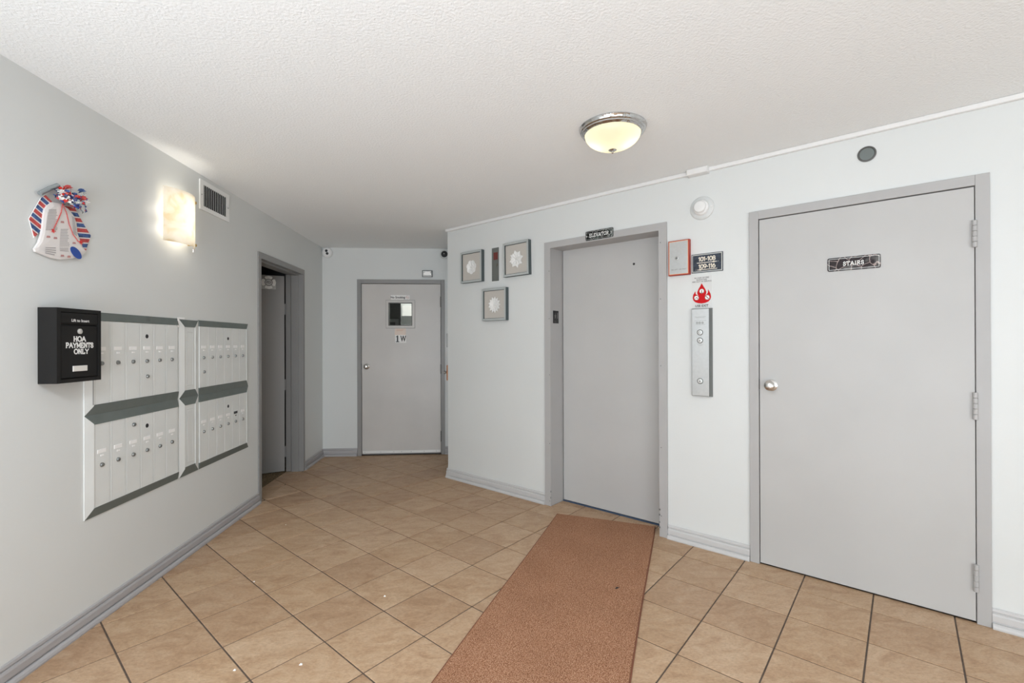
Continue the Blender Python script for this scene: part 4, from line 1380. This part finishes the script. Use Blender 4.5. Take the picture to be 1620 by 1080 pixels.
cp = thing('call_panel', 'tall brushed steel elevator call panel with round buttons', 'call panel', WR @ T(2.408, 0, 1.244))
v = [(-0.054, -0.030, -0.276), (0.054, -0.030, -0.276), (0.054, -0.030, 0.276), (-0.054, -0.030, 0.276),
     (-0.064, -0.0005, -0.280), (0.066, -0.0005, -0.280), (0.066, -0.0005, 0.280), (-0.064, -0.0005, 0.280)]
pm = MB()
pm.add(v[:], [(0, 1, 5, 4), (1, 2, 6, 5), (2, 3, 7, 6), (3, 0, 4, 7), (4, 5, 6, 7)])
part('panel_housing', pm, SDARK, cp)
part('face_plate', MB().box(-0.0525, 0.0525, -0.0312, -0.0292, -0.2745, 0.2745), STEEL, cp)
for z in (0.126, 0.075, -0.182):
    bt = part('call_button', MB().lathe([(0.0185, 0.0), (0.0185, 0.003), (0.0165, 0.0045), (0.0150, 0.003)], (-0.002, -0.0312, z), n=24), SDARK, cp)
    part('button_cap', MB().lathe([(0.0148, 0.002), (0.0145, 0.0045), (0.012, 0.0052)], (-0.002, -0.0312, z), n=24), mat('button_white_steel', (0.70, 0.71, 0.70), 0.35, 0.5), bt)
    am = MB()
    if z < 0.1:
        am.add([(-0.008, -0.0368, z - 0.005), (0.004, -0.0368, z - 0.005), (-0.002, -0.0368, z + 0.006)], [(0, 1, 2)])
    else:
        for k in range(14):
            a, b_ = 2 * PI * k / 14, 2 * PI * (k + 1) / 14
            am.add([(-0.002 + r_ * math.cos(t), -0.0368, z + r_ * math.sin(t)) for r_, t in ((0.006, a), (0.006, b_), (0.0075, b_), (0.0075, a))], [(0, 1, 2, 3)])
    part('button_mark', am, mat('engraved_grey', (0.22, 0.22, 0.22)), bt)
eg = MB()
for z, xw in ((0.224, 0.034), (0.219, 0.026), (0.200, 0.036), (0.175, 0.030), (0.048, 0.018), (0.044, 0.012)):
    eg.box(-xw, xw, -0.0315, -0.0311, z, z + 0.0018)
for x in (-0.020, -0.004, 0.014):
    eg.lathe([(0.008, 0.0001), (0.008, 0.0004)], (x, -0.0311, 0.187), n=12)
part('engraving', eg, mat('faint_engraving', (0.38, 0.39, 0.385), 0.45, 0.6), cp)

al = thing('wall_alarm', 'white round domed alarm high on the wall by the elevator', 'alarm', WR @ T(2.412, 0, 2.163))
part('base_ring', MB().lathe([(0.074, 0.0005), (0.074, 0.006), (0.068, 0.011), (0.050, 0.013)], n=40), mat('alarm_base', (0.64, 0.655, 0.645), 0.35), al)
part('dome', MB().lathe([(0.048, 0.010), (0.048, 0.026), (0.045, 0.033), (0.038, 0.037), (0.037, 0.046), (0.033, 0.052), (0.02, 0.055)], n=36), WHITE, al)
part('indicator', MB().box(0.055, 0.066, -0.0145, -0.011, -0.003, 0.003), WHITE, al)

rc = thing('round_wall_cap', 'small dark round cap above the stairs door', 'wall cap', WR @ T(3.249, 0, 2.287))
part('cap_ring', MB().lathe([(0.040, 0.0005), (0.040, 0.004), (0.034, 0.006), (0.031, 0.003)], n=32), FRAMEG, rc)
part('cap_disc', MB().lathe([(0.032, 0.0015), (0.031, 0.004), (0.018, 0.0055)], n=28), GREYL, rc)

jb = thing('junction_box', 'white plastic junction box on the cable raceway at the ceiling', 'junction box', WR @ T(2.395, 0, 2.383))
part('cover', MB().cbox(-0.064, 0.064, -0.056, -0.0005, -0.010, 0.0272, 0.004), WHITE, jb)

# ------------------------------------------------------------------ floor mat and bits
far = Vector((0.908, 3.3525))
dn = Vector((-0.4130, -0.9107))
ln_ = 2.75
mm = Matrix.Rotation(math.atan2(dn.y, dn.x), 4, 'Z')
mm.translation = (far.x, far.y, 0.0)
mt = thing('floor_mat', 'long reddish brown carpet runner mat in front of the elevator', 'mat', mm)
pl = MB()
NX = 28
vs, fs = [], []
W_ = 0.352
for k in range(NX + 1):
    t = k / NX
    x = ln_ * t
    for s_, yy in ((0, -W_), (1, 0.0), (2, W_)):
        xx = x
        if k == 0:
            xx = 0.0 if yy == 0 else 0.004
        wv = 0.0025 * math.sin(x * 3.1 + (0 if yy < 0 else 1.3)) if yy else 0
        vs.append((xx, yy + wv, 0.0095))
for k in range(NX):
    for s_ in (0, 1):
        a = 3 * k + s_
        fs.append((a, a + 3, a + 4, a + 1))
pl.add(vs, fs)
nt_ = len(vs)
edge = [3 * k for k in range(NX + 1)] + [3 * NX + 1] + [3 * k + 2 for k in range(NX, -1, -1)] + [1]
pl.add([(vs[i][0], vs[i][1], 0.0095) for i in edge] + [(vs[i][0], vs[i][1], 0.001) for i in edge],
       [(i, (i + 1) % len(edge), len(edge) + (i + 1) % len(edge), len(edge) + i) for i in range(len(edge))])
part('pile', pl, MATF, mt)
bd = MB()
loop = [(vs[i][0] + (-0.003 if vs[i][0] < 0.1 else 0), vs[i][1] * (1.0 + (0.003 / W_ if abs(vs[i][1]) > 0.1 else 0)), 0.0045) for i in edge]
bd.tube(loop + [loop[0]], 0.0042, 6)
part('edge_binding', bd, MATE, mt, 'dark bound edge')

lf = thing('leaf_scrap', 'tiny black leaf scrap lying on the brown mat', 'leaf', T(0.723, 2.413, 0.0105) @ Matrix.Rotation(0.5, 4, 'Z'))
part('leaf_blade', MB().add([(-0.020, 0.004, 0), (-0.006, -0.004, 0.001), (0.018, -0.002, 0.004), (0.006, 0.003, 0.001), (0.004, 0.010, 0.002), (-0.006, 0.006, 0.001)], [(0, 1, 2, 3, 4, 5)]), BLACK, lf)

for k, (x, y, s_, lb) in enumerate(((-0.985, 1.937, 0.006, 'white paint crumb nearest the grey baseboard on the tiles'), (-1.241, 2.646, 0.005, 'white crumb on the tiles below the mailboxes'),
                                    (-0.4945, 2.4436, 0.006, 'white crumb on the tiles midway between mailboxes and mat'), (-0.732, 1.951, 0.007, 'greyish crumb on the tiles at the bottom of the photo'),
                                    (-1.400, 3.456, 0.004, 'tiny white crumb on the tiles near the open door'))):
    t_ = tag(put('paint_crumb', MB().add([(-s_, -s_ * .6, 0), (s_, -s_ * .7, 0), (s_ * .8, s_ * .8, 0), (-s_ * .7, s_ * .7, 0), (0, 0.1 * s_, s_ * .9)], [(0, 1, 4), (1, 2, 4), (2, 3, 4), (3, 0, 4), (3, 2, 1, 0)]).mesh('paint_crumb', PAPER), None, T(x, y, 0.0006)), lb, 'crumb', 'paint crumbs on the tiles')

# ------------------------------------------------------------------ unseen light panel added to brighten the corridor beyond the far door
hfill = thing('corridor_fill_panel', 'unseen glowing panel added to light the corridor beyond the door pane', 'lamp', T(-0.55, 6.2, CH))
em, n_, l_, b_ = nodes_mat('lit_panel')
b_.inputs['Emission Color'].default_value = (1, 0.97, 0.92, 1)
b_.inputs['Emission Strength'].default_value = 15
part('lit_panel', MB().box(-0.3, 0.3, -0.3, 0.3, -0.03, -0.001), em, hfill)
cb = thing('corridor_notice_board', 'white notice board seen through the door pane', 'board', T(-0.86, 6.9, 1.72))
part('board', MB().box(-0.27, 0.27, -0.02, -0.001, -0.02, 0.13), PAPER, cb)
part('dark_rail', MB().box(-0.28, 0.28, -0.03, -0.001, -0.13, -0.02), SDARK, cb)
part('paper_strip', MB().box(-0.10, -0.03, -0.01, -0.001, -0.42, -0.14), PAPER, cb)
